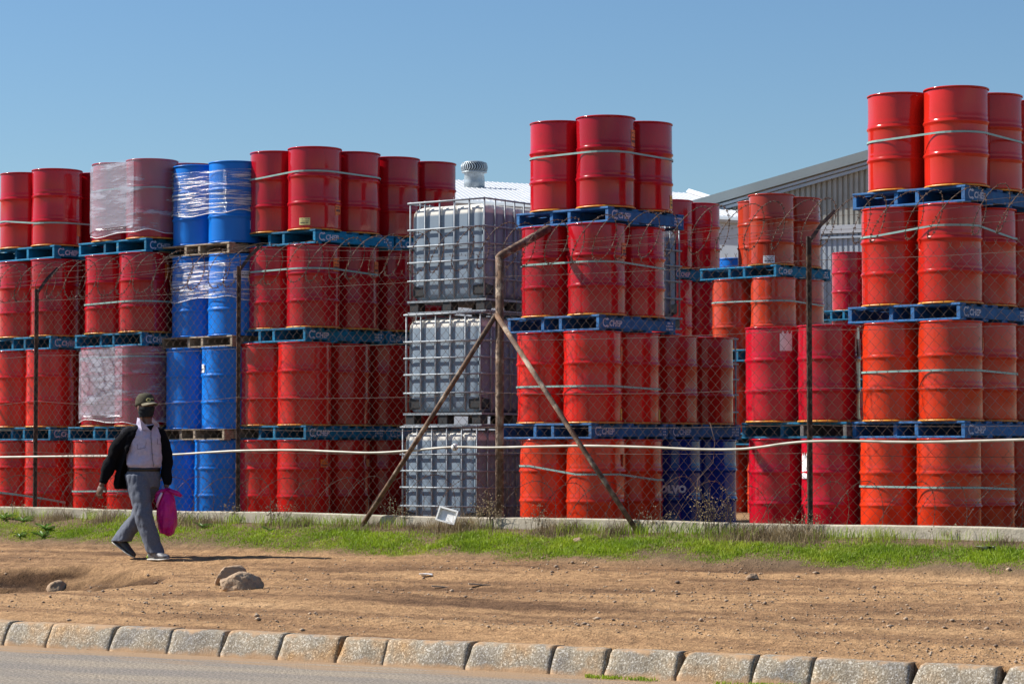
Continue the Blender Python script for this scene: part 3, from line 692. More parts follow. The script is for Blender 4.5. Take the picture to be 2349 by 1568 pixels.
# ------------------------------------------------------------------ buildings behind
def build_sheds():
    # grey gabled warehouse with ribbed cladding
    wh = tag(link('warehouse', None), 'grey ribbed metal warehouse with rising gable roofline behind the drums at right', 'building')
    D0, T0 = 66.0, .4626; X0 = (1850-CX)/FD*D0
    def on(xd, yd, off=0):
        t = (xd-CX)/FD; Y = (D0+T0*X0)/(1+T0*t)-off; return ray(xd, yd, Y)
    wu = Vector((1, -T0, 0)).normalized(); wn_ = Vector((-wu.y, wu.x, 0))*-1   # toward camera
    A = on(1540, 540); B = on(2480, 540); L = (B-A).dot(wu)
    def roofz(p):      # roof line through two photo points
        a, b = on(1620, 487), on(1995, 380); s = (b.z-a.z)/((b-a).dot(wu)); return a.z+s*((p-a).dot(wu))
    bandz = on(1870, 536).z
    def ribbed(u0, u1, z0f, z1f, off, name, m):
        v = []; f = []; u = u0; per = .152
        prof = [(0, 0), (.082, 0), (.090, .055), (.144, .055)]
        pts = []
        while u < u1:
            for a, h in prof: pts.append((u+a, h))
            u += per
        for a, h in pts:
            p = A+wu*a; p.z = 0; q = p+wn_*(off-h)
            v.append((q.x, q.y, z0f(p))); v.append((q.x, q.y, z1f(p)))
        for i in range(len(pts)-1): f.append((2*i, 2*i+2, 2*i+3, 2*i+1))
        o = link(name, mesh(name, v, f, m), wh); o['kind'] = 'stuff'; return o
    ribbed(0, L, lambda p: bandz, lambda p: roofz(p), 0, 'upper_cladding', 'wall_grey')
    ribbed(0, L, lambda p: YG, lambda p: bandz-.02, .05, 'lower_cladding', 'wall_pale')
    def beam(z0, z1, off0, off1, m, name, slope=False, back=.0):
        v = []
        for u in (0, L):
            p = A+wu*u; p.z = 0; zb = roofz(p) if slope else 0
            for (o_, z) in ((off0, z0), (off1, z0), (off1, z1), (off0, z1)):
                q = p+wn_*o_; v.append((q.x, q.y, z+zb))
        link(name, mesh(name, v, [(0,1,2,3),(7,6,5,4),(0,4,5,1),(1,5,6,2),(2,6,7,3),(3,7,4,0)], m), wh)
    beam(bandz-.02, bandz+.20, -.02, .12, 'roof_white', 'ledge_flashing')
    beam(bandz-.16, bandz-.10, .03, .10, 'wall_pale', 'ledge_trim')
    beam(.14, .40, .02, .22, 'flash_grey', 'barge_board', True)
    beam(.03, .10, .02, .16, 'flash_light', 'barge_trim', True); beam(-.08, 0.0, .02, .12, 'flash_light', 'barge_trim', True)
    beam(.30, .38, -12, .02, 'flash_grey', 'roof', True)
    # white roofed shed
    sh = tag(link('white_roof_shed', None), 'low shed with sloping white metal roof behind the central containers', 'building')
    a = ray(900, 404, 84); b = ray(1580, 443, 80); d = ray(960, 452, 66)
    c = ray(1760, 482, 62)
    nrm = (b-a).cross(d-a).normalized(); c.z = a.z-((c.x-a.x)*nrm.x+(c.y-a.y)*nrm.y)/nrm.z
    mb = MB(); nseg = 60
    # roof sheets with standing seams
    for i in range(nseg):
        for j0, j1, h in ((0, .85, 0), (.85, 1, .014)):
            t0, t1 = (i+j0)/nseg, (i+j1)/nseg
            q = [a.lerp(b, t0), a.lerp(b, t1), d.lerp(c, t1), d.lerp(c, t0)]
            q = [x+Vector((0, 0, h)) for x in q]; lo = [x-Vector((0, 0, .12)) for x in q]
            mb.add(q+lo, [(0,1,2,3),(7,6,5,4),(0,4,5,1),(1,5,6,2),(2,6,7,3),(3,7,4,0)])
    mb.build('roof', 'roof_white', sh)
    mb = MB()
    for (p, q) in ((d, c), (b, c), (a, d)):
        p2, q2 = p+Vector((0,0,-.14)), q+Vector((0,0,-.14))
        mb.add([p2, q2, Vector((q2.x, q2.y, YG)), Vector((p2.x, p2.y, YG))], [(0,1,2,3)])
    mb.build('wall', 'wall_pale', sh)
    mb = MB(); mb.tube([d+Vector((0,-.08,-.10)), c+Vector((0,-.08,-.10))], .09, 8); mb.build('gutter', 'flash_light', sh)
    mb = MB(); mb.tube([b+Vector((.0,0,.05)), c+Vector((.0,0,.05))], .10, 4); mb.build('verge_flashing', 'roof_white', sh)
    # turbine ventilator
    tv = link('roof_ventilator', None); tag(tv, 'round metal turbine ventilator standing on the white shed roof', 'ventilator')
    p = ray(1088, 424, 76); tv.location = p; s = 76/FD
    def ringz(r, z, n=24): return [Vector((r*math.cos(2*math.pi*k/n), r*math.sin(2*math.pi*k/n), z)) for k in range(n)]
    mb = MB(); mb.loft([ringz(24*s, -.3), ringz(24*s, .10), ringz(22.5*s, 26*s), ringz(24*s, 28*s)]); mb.build('neck', 'vent_metal', tv, True)
    mb = MB(); mb.loft([ringz(23*s, 28*s), ringz(23*s, 50*s)]); mb.build('rotor_core', 'vent_dark', tv, True)
    mb = MB(); mb.loft([ringz(27*s, 49*s), ringz(29*s, 50*s), ringz(20*s, 53.5*s), ringz(5*s, 54.5*s)]); mb.build('top_cap', 'vent_metal', tv, True)
    mb = MB(); mb.loft([ringz(26*s, 27*s), ringz(29.5*s, 27.5*s), ringz(28.5*s, 30*s)]); mb.build('lower_ring', 'vent_metal', tv, True)
    v = []; f = []
    bl = MB()
    for k in range(1):
        rings = []
        for i in range(7):
            t = i/6; z = (29+21*t)*s; r0 = (28.5+2.5*math.sin(math.pi*t))*s; tw = .25*math.sin(math.pi*t)
            rings.append([Vector((r0*math.cos(tw+x), r0*math.sin(tw+x), z)) for x in (0, .09)]+[Vector(((r0-.03)*math.cos(tw+x), (r0-.03)*math.sin(tw+x), z)) for x in (.09, 0)])
        bl.loft(rings)
    bd = bl.data('blade', 'vent_metal', True)
    for k in range(32): link('blade', bd, tv, rot=(0, 0, 2*math.pi*k/32))
build_sheds()

# ------------------------------------------------------------------ drums
RD, HD = .292, .885
def drum_meshes():
    out = {}
    prof = [(.272, .012), (.283, .012), (.2835, .03), (.284, .10), (.284, .255), (.286, .270), (.296, .283), (.2965, .290), (.288, .305), (.2845, .318), (.2875, .328), (.2845, .338),
            (.284, .36), (.284, .45), (.284, .545), (.286, .560), (.296, .573), (.2965, .580), (.288, .595), (.2845, .608), (.2875, .618), (.2845, .628),
            (.284, .66), (.284, .76), (.2835, .862), (.283, .872), (.272, .872)]
    n = 48
    for k in range(4):
        v = []; f = []
        for i, (r, z) in enumerate(prof):
            for j in range(n):
                a = 2*math.pi*j/n; rr = r
                if k:
                    d = mnoise.noise(Vector((math.cos(a)*1.4+k*7, math.sin(a)*1.4, z*2.6)))
                    rr -= .012*max(0, d-.22)*2
                    d2 = mnoise.noise(Vector((math.cos(a)*4+k*3, math.sin(a)*4+9, z*6)))
                    rr -= .010*max(0, d2-.5)*2
                v.append((rr*math.cos(a), rr*math.sin(a), z))
        m = len(prof)
        for i in range(m-1):
            for j in range(n): f.append((i*n+j, i*n+(j+1)%n, (i+1)*n+(j+1)%n, (i+1)*n+j))
        f.append(tuple(range(n))[::-1])
        out['body%d' % k] = (v, f)
    def lathe(pr, n=48):
        v = [(r*math.cos(2*math.pi*j/n), r*math.sin(2*math.pi*j/n), z) for r, z in pr for j in range(n)]
        f = [(i*n+j, i*n+(j+1)%n, (i+1)*n+(j+1)%n, (i+1)*n+j) for i in range(len(pr)-1) for j in range(n)]
        return v, f
    out['rim_b'] = lathe([(.270, .004), (.289, .0), (.2925, .004), (.2925, .011), (.288, .015), (.284, .017)])
    out['rim_t'] = lathe([(.284, .868), (.288, .869), (.2925, .873), (.2925, .882), (.289, .885), (.276, .883), (.274, .866)])
    out['lid'] = lathe([(.274, .866), (.268, .864), (.12, .866), (.01, .867)])
    return out
DM = drum_meshes()
_dcache = {}
def dmesh(kind, m):
    k = (kind, m)
    if k not in _dcache: _dcache[k] = mesh('drum_'+kind, *DM[kind], m, True)
    return _dcache[k]
def bung_mesh():
    mb = MB(); mb.tube([(.17, 0, .864), (.17, 0, .878)], .035, 12); return mb.data('bung', 'galv')
BUNG = bung_mesh()
NDRUM = [0]
def drum(p, z, m, label, group, tb='rim_yellow', tt=None, rot=None, cat='drum', scale=1.0):
    NDRUM[0] += 1
    r = link('steel_drum', None, loc=(p[0], p[1], z), rot=(0, 0, random.uniform(0, 6.28) if rot is None else rot))
    tag(r, label, cat, group)
    link('body', dmesh('body%d' % random.choice([0, 1, 2, 3]), m), r)
    link('bottom_rim', dmesh('rim_b', tb), r); link('top_rim', dmesh('rim_t', tt or m), r)
    ld = link('lid', dmesh('lid', m), r); link('bung', BUNG, ld)
    return r
def sticker(dr, ang, z0, z1, width, m, name='sticker', lines=0, tilt=0, torn=False, linem='ink'):
    """curved paper on a drum; ang is the world direction (radians) of its centre"""
    a0 = ang-dr.rotation_euler.z; r = .2985 if False else .2868
    n = 8; v = []; f = []
    for i in range(n+1):
        a = a0+(i/n-.5)*width/r
        dz = tilt*(i/n-.5)
        up = (.012*math.sin(i*4.1)+.010*((i*7) % 3-1)) if torn else 0
        v.append((r*math.cos(a), r*math.sin(a), z0+dz)); v.append((r*math.cos(a), r*math.sin(a), z1+dz+up))
    for i in range(n): f.append((2*i, 2*i+2, 2*i+3, 2*i+1))
    o = link(name, mesh(name, v, f, m), dr)
    if lines:
        mb = MB(); r2 = r+.0012; rr = random.Random(3)
        for k in range(lines):
            zz = z1-(k+.8)*(z1-z0)/(lines+.6); h = (z1-z0)*(.16 if k == lines-1 else .07)
            a = a0-width/r*.38; end = a0+width/r*.38
            while a < end:
                w = rr.uniform(.004, .012)/r*1.6
                mb.add([(r2*math.cos(a), r2*math.sin(a), zz), (r2*math.cos(a+w), r2*math.sin(a+w), zz), (r2*math.cos(a+w), r2*math.sin(a+w), zz+h), (r2*math.cos(a), r2*math.sin(a), zz+h)], [(0,1,2,3)])
                a += w+rr.uniform(.003, .008)/r
                if rr.random() < .12: a += .02/r
        mb.build('print', linem, o)
    return o

# ------------------------------------------------------------------ pallets
PU, PV, PH = 1.174, 1.194, .15
def text_mesh(s, size, m, name, bold=0.0, shear=0):
    cu = bpy.data.curves.new('t', 'FONT'); cu.body = s; cu.size = size; cu.offset = bold; cu.shear = shear; cu.resolution_u = 2
    o = bpy.data.objects.new('t', cu); C.objects.link(o)
    dg = bpy.context.evaluated_depsgraph_get(); me = bpy.data.meshes.new_from_object(o.evaluated_get(dg))
    bpy.data.objects.remove(o); me.name = name; me.materials.clear(); me.materials.append(MATS[m]); return me
CHEP = text_mesh('CHEP', .078, 'stencil_white', 'lettering', .003, .15)
def logo_mesh():
    v = []; f = []; n = 20
    for i in range(n+1):
        a = R_(50)+R_(270)*i/n
        v.append((.028*math.cos(a), .030*math.sin(a), 0)); v.append((.041*math.cos(a), .043*math.sin(a), 0))
    for i in range(n): f.append((2*i, 2*i+2, 2*i+3, 2*i+1))
    k = len(v); v += [(.02, .022, 0), (.055, .03, 0), (.03, .052, 0), (.02, -.022, 0), (.03, -.052, 0), (.055, -.03, 0)]
    f += [(k, k+1, k+2), (k+3, k+4, k+5)]
    return mesh('logo', v, f, 'stencil_white')
LOGO = logo_mesh()
_pm = {}
def pbox(kind, d, m):
    k = (kind, m)
    if k not in _pm:
        mb = MB(); mb.box((0, 0, 0), d); me = mb.data(kind, m); bevel_mesh(me, .004); _pm[k] = me
    return _pm[k]
def pallet(corner, z, th, m, label, group='pallets between the drum levels', chep=True, m2=None, far=False):
    """corner = near right corner (world xy); frame: x to the left along the front is -x, y into the yard"""
    r = link('pallet', None, loc=(corner[0], corner[1], z), rot=(0, 0, -th)); tag(r, label, 'pallet', group)
    rr = random.Random(int(corner[0]*1000+z*77))
    mm = m
    for i, u in enumerate((.022, .42*PU, .61*PU, PU-.022)):
        mx = m2 if (m2 and i < 2) else mm
        o = link('bearer', pbox('bearer', (.042, PV-.01, PH-.044), mx), r, (-u, PV/2, PH/2), (0, 0, rr.uniform(-.004, .004)))
        if i == 0: b0 = o
    for i in range(7):
        w = (PV-.10)/6
        link('deck_board', pbox('deck_board', (PU, .10, .021), mm), r, (-PU/2, .05+w*i, PH-.0105+rr.uniform(-.0015, .0015)), (0, 0, rr.uniform(-.005, .005)))
    for y in (.05, PV*.36, PV*.64, PV-.05):
        link('bottom_board', pbox('bottom_board', (PU, .10, .021), mm), r, (-PU/2, y, .0105), (rr.uniform(-.01, .01), 0, 0))
    if chep:
        o = link('lettering', CHEP, b0, (.0225, -PV/2+.15, -.028), (math.pi/2, 0, math.pi/2))
        o = link('logo', LOGO, b0, (.0225, -PV/2+.095, .002), (math.pi/2, 0, math.pi/2))
        mb = MB()
        for k in range(3):
            for q in range(5):
                if rr.random() < .8:
                    y0 = PV/2-.16+q*.024; z0 = .022-k*.030
                    mb.add([(.0225, y0, z0), (.0225, y0+.018, z0), (.0225, y0+.018, z0+.018), (.0225, y0, z0+.018)], [(0,1,2,3)])
        mb.build('stencil_marks', 'stencil_white', b0)['kind'] = 'stuff'
    return r

# ------------------------------------------------------------------ straps and film round four drums
def hull(N, L_, B, rad, n_arc=8):
    """closed path round the four touching drums, starting at the left drum; points (xy, corner blend weights)"""
    U = (N-L_).normalized(); V = (B-N).normalized(); K = L_+(B-N)
    pts = []
    for c, d0, i in ((L_, -U, 0), (N, -V, 1), (B, U, 2), (K, V, 3)):
        a0 = math.atan2(d0.y, d0.x)
        for k in range(n_arc+1):
            a = a0+math.pi/2*k/n_arc
            pts.append((c+Vector((math.cos(a), math.sin(a), 0))*rad, i))
    return pts
def strap(N, L_, B, ys, d, label):
    """ys: photo heights at left drum edge, near drum, right drum edge"""
    zz = [ZC-(y-HY)/FD*dd for y, dd in zip(ys, d)]
    zz.append(zz[0]+zz[2]-zz[1])
    pts = hull(N, L_, B, .2885+.004, 8)
    h = .017; v = []; f = []; n = len(pts)
    for p, i in pts:
        z = zz[i]
        for r_, s in ((0, -1), (0, 1)): v.append((p.x, p.y, z+s*.0088))
    for i in range(n):
        j = (i+1) % n; f.append((2*i, 2*j, 2*j+1, 2*i+1))
    o = link('packing_strap', mesh('packing_strap', v, f, 'strap_plastic', False))
    md = o.modifiers.new('s', 'SOLIDIFY'); md.thickness = .0025; md.offset = 1
    tag(o, label, 'strap', 'green packing straps round the drums'); return o
def wrap(N, L_, B, z0, z1, m, label, tilt=.03, seed=1, sag=.02):
    pts = hull(N, L_, B, .2995, 8); pts2 = []
    n = len(pts)
    for i in range(n):               # densify the straight spans
        p, k = pts[i]; q, k2 = pts[(i+1) % n]; pts2.append(p)
        if k != k2:
            for t in (.2, .4, .6, .8): pts2.append(p.lerp(q, t))
    rows = 26; v = []; f = []; n = len(pts2); c = (L_+B)/2
    for r_ in range(rows+1):
        t = r_/rows
        for i, p in enumerate(pts2):
            out = (p-c).normalized()
            ph = i/n*2*math.pi
            zt = z0+(z1-z0)*t+tilt*math.sin(ph+seed)*(1-abs(2*t-1))*.6
            if r_ == 0: zt += sag*math.sin(ph*3+seed)+.012*math.sin(ph*9+seed)
            if r_ == rows: zt += .5*sag*math.sin(ph*2+seed*2)
            w = mnoise.noise(Vector((p.x*2.5, p.y*2.5, (zt+p.x*.3)*9+seed)))*.006
            e = -.004 if 0 < r_ < rows else .001
            q = p+out*w
            v.append((q.x, q.y, zt))
    for r_ in range(rows):
        for i in range(n):
            j = (i+1) % n; f.append((r_*n+i, r_*n+j, (r_+1)*n+j, (r_+1)*n+i))
    o = link('stretch_film', mesh('stretch_film', v, f, m, True)); tag(o, label, 'plastic film', 'clear film wrapped round drums')
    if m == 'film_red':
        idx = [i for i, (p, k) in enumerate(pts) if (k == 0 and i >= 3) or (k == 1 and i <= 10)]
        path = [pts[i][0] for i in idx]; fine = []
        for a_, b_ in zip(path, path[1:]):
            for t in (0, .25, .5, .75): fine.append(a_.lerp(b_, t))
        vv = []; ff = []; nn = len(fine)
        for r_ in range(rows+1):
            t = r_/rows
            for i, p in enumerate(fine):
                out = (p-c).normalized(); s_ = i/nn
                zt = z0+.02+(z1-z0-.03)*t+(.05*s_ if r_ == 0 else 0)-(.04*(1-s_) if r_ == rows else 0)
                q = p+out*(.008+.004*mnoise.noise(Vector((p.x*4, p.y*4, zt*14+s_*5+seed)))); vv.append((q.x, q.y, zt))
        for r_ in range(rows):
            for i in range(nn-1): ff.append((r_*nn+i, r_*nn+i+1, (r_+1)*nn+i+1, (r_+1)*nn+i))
        link('film_sheen_sheet', mesh('film_sheen_sheet', vv, ff, 'film_painted_sheen', True), o)  # added sheet whose whitish colour paints sunlight on the front-left span
    # rolled lower and upper edge of the film
    mb = MB(); mb.tube([v[i] for i in list(range(n))+[0]], .0045, 5); mb.build('film_edge', 'film_edge', o, True)
    return o
mat('film_edge', (.75, .75, .78), rough=.35)

TH = R_(41.4); U0 = Vector((math.cos(TH), -math.sin(TH), 0)); V0 = Vector((math.sin(TH), math.cos(TH), 0))
LV = ['bottom', 'second', 'third', 'top']
def place(xd, d): return Vector(((xd-CX)*d/FD, d, 0))
def stack(name, d, cx, nx, colors, dz=0.0, which=None, straps=None, pm='pallet_blue', row2=None, row2pal=True, cword='red', pallets=True, group=None,
          tb='rim_yellow', chep=True, dth=0.0, m2=None, cwords=None, pit=1.035):
    """cx: photo x of the near pallet corner for pallet 1..; nx: photo x of the near drum's left edge for level 1.."""
    th = TH+dth; U = Vector((math.cos(th), -math.sin(th), 0)); V = Vector((math.sin(th), math.cos(th), 0))
    res = {}
    for k, x in enumerate(cx):
        if x is None: continue
        c = place(x, d); z = YG+dz+k*pit+.885
        pmk = pm[k] if isinstance(pm, (list, tuple)) else pm
        pw = {'pallet_blue': 'blue', 'pallet_navy': 'dark blue', 'pallet_wood': 'plain wooden', 'pallet_greywood': 'grey wooden'}[pmk]
        pl_ = pallet(c, z, th, pmk, '%s pallet on %s level drums, %s' % (pw, LV[k], name), chep=chep, m2=m2); pl_.scale.z = (pit-.885)/.15
        if row2 and row2pal and (k+2) in row2:
            pallet(c+V*(PV+.02), z, th, pmk, '%s pallet on %s level, second row, %s' % (pw, LV[k], name), chep=chep)
    for l, x in enumerate(nx):
        if x is None: continue
        dn = d+.35; z = YG+dz+l*pit
        N = Vector(((x-CX)*dn/FD+.292, dn, 0)); Lf = N-U*.592; B = N+V*.592; K = Lf+V*.592
        res[l+1] = (N, Lf, B, z)
        w = (which or {}).get(l+1, 'LNB'); cm = colors[l] if isinstance(colors, (list, tuple)) else colors
        cw = cwords[l] if cwords else cword
        g = group or 'steel drums stacked in the yard'
        for ch, p, wd in (('L', Lf, 'front left'), ('N', N, 'near corner'), ('B', B, 'right rear'), ('K', K, 'far left')):
            if ch in w:
                dr = drum(p+Vector((random.uniform(-.003, .003), random.uniform(-.003, .003), 0)), z, cm, '%s drum, %s, %s level, %s' % (cw, wd, LV[l], name), g, tb=tb)
                res[(l+1, ch)] = dr
        if row2 and (l+1) in row2:
            off = V*(PV+.02)
            for ch, p, wd in (('M', N+off, 'third back on right'), ('P', B+off, 'fourth back on right')):
                if ch in row2[l+1]:
                    col2 = row2.get(('c', l+1), cm); cw2 = row2.get(('w', l+1), cw)
                    dr = drum(p, z, col2, '%s drum, %s, %s level, %s' % (cw2, wd, LV[l], name), g, tb=tb)
                    res[(l+1, ch)] = dr
        if straps and (l+1) in straps:
            dd = (dn+.39-.2, dn-.1, dn+.44-.2)
            strap(N, Lf, B, straps[l+1], dd, 'pale green strap round the %s level drums, %s' % (LV[l], name))
    return res

toward = lambda deg: R_(deg)
S9 = stack('stack at right edge of photo', 21.21, (2213, 2205, 2218), (2100, 2106, 2107, 2123), ['paint_orange', 'paint_orange', 'paint_vermilion', 'paint_vermilion'], cword='orange-red',
           straps={4: (320, 305, 322), 3: (541, 519, 545), 2: (853, 850, 857), 1: (1115, 1117, 1121)}, pm=['pallet_navy', 'pallet_navy', 'pallet_navy'], row2={1: 'MP', 2: 'MP', 3: 'MP', 4: 'M'})
S8 = stack('two-high stack beside right edge stack', 21.95, (1942,), (1836, 1830), 'paint_crimson', cword='crimson', which={1: 'LN', 2: 'LN'},
           pm='pallet_blue', chep=False, m2='pallet_greywood')
S6 = stack('tall stack right of rusty post', 23.10, (1357, 1375, 1396), (1297, 1290, 1301, 1321), ['paint_orange', 'paint_scarlet', 'paint_red', 'paint_red'],
           cwords=['orange-red', 'scarlet', 'red', 'red'],
           straps={4: (359, 350, 362), 3: (607, 602, 614), 2: (887, 886, 892), 1: (1068, 1087, 1100)}, pm=['pallet_navy', 'pallet_navy', 'pallet_navy'],
           row2={1: 'MP', 2: 'MP', ('c', 1): 'paint_navy', ('w', 1): 'navy blue'})
S4 = stack('stack right of blue drums', 25.52, (702, 700, 722), (635, 636, 655, 657), ['paint_scarlet', 'paint_scarlet', 'paint_red', 'paint_red'],
           straps={4: (409, 394, 404), 3: (623, 617, 628)}, row2={1: 'MP', 2: 'MP', 3: 'MP', 4: 'MP'}, pm=['pallet_blue']*3)
S3 = stack('blue stack on wooden pallets', 26.05, (515, 532, 524), (447, 462, 475, 476), 'paint_blue', cword='bright blue', which={i: 'LNB' for i in (1, 2, 3, 4)},
           pm='pallet_wood', chep=False, tb='paint_blue', pit=1.005)
S2 = stack('wrapped stack left of blue drums', 26.6, (311, 324.5, 332.6), (245, 262, 270, 285), ['paint_scarlet', 'paint_crimson', 'paint_red', 'paint_crimson'],
           straps={4: (436, 431, 433), 3: (698, 692, 695), 2: (822, 818, 820), 1: (1126, 1125, 1126)}, row2={4: 'MP', 3: 'M', 2: 'M', 1: 'M'})
S1 = stack('left edge stack', 27.55, (116, 116, 121.5), (58, 58, 68, 69), ['paint_scarlet', 'paint_scarlet', 'paint_red', 'paint_red'],
           straps={4: (507, 513, 518)}, row2={4: 'MP', 3: 'M', 2: 'M', 1: 'M'})
S7 = stack('set-back orange stack', 29.8, (1745, 1765, 1782), (1712, 1715, 1722, 1717), 'paint_brick', dz=-.05, cword='orange',
           which={4: 'NBK', 3: 'LNB', 2: 'LNB', 1: 'LN'}, straps={3: (693, 691, 700)}, tb='rim_yellow')
S11 = stack('back row crimson stack', 31.0, (1540, 1543, 1546), (1487, 1487, 1487, 1487), 'paint_crimson', cword='dark crimson',
            which={4: 'NB', 3: 'NB', 2: 'NB', 1: 'NB'})
S10 = stack('farthest crimson stack', 36.0, (2000, 2000, 2000), (1985, 1985, 1985, 1985), 'paint_crimson', dz=-.24, cword='crimson',
            which={4: 'LN', 3: 'LN', 2: 'L', 1: 'L'})
p = ray(1688, 612, 33.5)
drum(p, p.z-.78, 'paint_blue', 'light blue drum far behind, seen between crimson and orange stacks', 'steel drums stacked in the yard', tb='paint_blue')
for i in range(2):
    tag(drum(p+Vector((0, 0, 0)), p.z-.78-.9*(i+1), 'paint_blue', 'blue drum under the far light blue drum, %s' % ('second in its column' if i == 0 else 'lowest in its column'), 'steel drums stacked in the yard', tb='paint_blue'))

# stickers (world angle of facing direction: -90 deg faces the camera)
NW = R_(-90)
sticker(S4[(4, 'N')], NW-.30, .05, .125, .125, 'paper_yellow', 'address_label', 3)
sticker(S4[(4, 'N')], NW+1.15, .17, .32, .11, 'hazard_orange', 'hazard_label', 3, tilt=.02)
sticker(S4[(3, 'N')], NW+1.12, .60, .74, .12, 'hazard_orange', 'hazard_label', 3)
sticker(S4[(3, 'B')], NW+1.2, .58, .74, .10, 'hazard_orange', 'hazard_label', 2)
sticker(S4[(4, 'B')], NW-.75, .02, .12, .08, 'hazard_yellow', 'weight_label', 2)
sticker(S4[(4, 'L')], NW-1.35, .06, .15, .06, 'paper_white', 'address_label', 0)
sticker(S4[(1, 'N')], NW+.95, .58, .68, .12, 'hazard_orange', 'hazard_label', 2)
sticker(S4[(1, 'B')], NW+1.2, .60, .68, .08, 'hazard_orange', 'hazard_label', 0)
sticker(S6[(4, 'N')], NW+1.2, .60, .76, .11, 'hazard_orange', 'hazard_label', 3)
sticker(S6[(3, 'N')], NW+1.15, .55, .70, .10, 'hazard_orange', 'hazard_label', 3)
sticker(S6[(4, 'B')], NW+1.25, .04, .17, .09, 'hazard_yellow', 'weight_label', 3)
sticker(S6[(2, 'N')], NW+1.35, .58, .74, .10, 'hazard_orange', 'hazard_label', 0)
sticker(S6[(2, 'N')], NW+1.25, .03, .14, .05, 'hazard_yellow', 'weight_label', 0)
sticker(S6[(2, 'B')], NW+1.3, .03, .14, .06, 'hazard_yellow', 'weight_label', 0)
sticker(S6[(1, 'N')], NW+1.2, .62, .74, .07, 'hazard_orange', 'hazard_label', 0)
sticker(S7[(4, 'N')], NW-.22, .02, .115, .145, 'paper_white', 'address_label', 3)
sticker(S8[(2, 'L')], NW+.22, .66, .83, .12, 'paper_white', 'torn_paper', torn=True)
sticker(S8[(1, 'N')], NW-1.25, .52, .74, .10, 'paper_white', 'torn_paper', torn=True)
sticker(S8[(2, 'N')], NW+1.25, .60, .76, .10, 'paper_white', 'address_label')
sticker(S9[(2, 'N')], NW+1.3, .62, .74, .08, 'hazard_orange', 'hazard_label', 0)
sticker(S9[(4, 'N')], NW+1.4, .40, .52, .06, 'paper_white', 'address_label', 0)
sticker(S9[(1, 'B')], NW-.9, .05, .20, .06, 'hazard_orange', 'hazard_label', 0)
sticker(S3[(2, 'N')], NW-1.2, .61, .70, .11, 'paper_white', 'address_label', 2)
sticker(S3[(3, 'N')], NW+.45, .62, .70, .22, 'paper_white', 'address_label', 2)
sticker(S2[(3, 'N')], NW+1.2, .60, .76, .10, 'hazard_orange', 'hazard_label', 0)
sticker(S1[(4, 'N')], NW+1.25, .12, .30, .08, 'hazard_orange', 'hazard_label', 0)
# word on the navy drum
def drum_word(dr, word, ang, z, size):
    me = text_mesh(word, size, 'paper_white', 'lettering', .006)
    w = max(v.co.x for v in me.vertices); a0 = ang-dr.rotation_euler.z; r = .2872
    bm = bmesh.new(); bm.from_mesh(me); bmesh.ops.subdivide_edges(bm, edges=bm.edges, cuts=1); bm.to_mesh(me); bm.free()
    for v in me.vertices:
        a = a0+(v.co.x-w/2)/r; v.co = Vector((r*math.cos(a), r*math.sin(a), z+v.co.y))
    link('lettering', me, dr)
drum_word(S6[(1, 'M')], 'VOLVO', NW-.16, .36, .098)

# film
def wr(S, l, a, b, m, lab, seed, tilt=.03):
    N, Lf, B, z = S[l]; wrap(N, Lf, B, z+a, z+b, m, lab, seed=seed, tilt=tilt)
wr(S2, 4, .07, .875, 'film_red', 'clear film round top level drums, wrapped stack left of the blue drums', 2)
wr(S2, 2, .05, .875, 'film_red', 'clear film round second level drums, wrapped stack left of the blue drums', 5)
wr(S3, 4, .33, .80, 'film_blue', 'shiny film band round the top level of blue drums', 7)
wr(S3, 3, .40, .80, 'film_blue', 'shiny film band round the third level of blue drums', 9)
# loose strap end hanging on the lowest left drum
mb = MB(); ps = [ray(-40, 1124, 27.3), ray(40, 1134, 27.2), ray(100, 1143, 27.25), ray(150, 1152, 27.4)]
v = []
for q in ps: v += [q+Vector((0,0,-.011)), q+Vector((0,0,.011)), q+Vector((0,.003,.011)), q+Vector((0,.003,-.011))]
f = []
for i in range(3):
    for k in range(4): f.append((4*i+k, 4*i+(k+1)%4, 4*i+4+(k+1)%4, 4*i+4+k))
mb.add(v, f); tag(mb.build('packing_strap', 'strap_plastic'), 'loose sloping strap across the bottom drums at the left edge', 'strap', 'green packing straps round the drums')

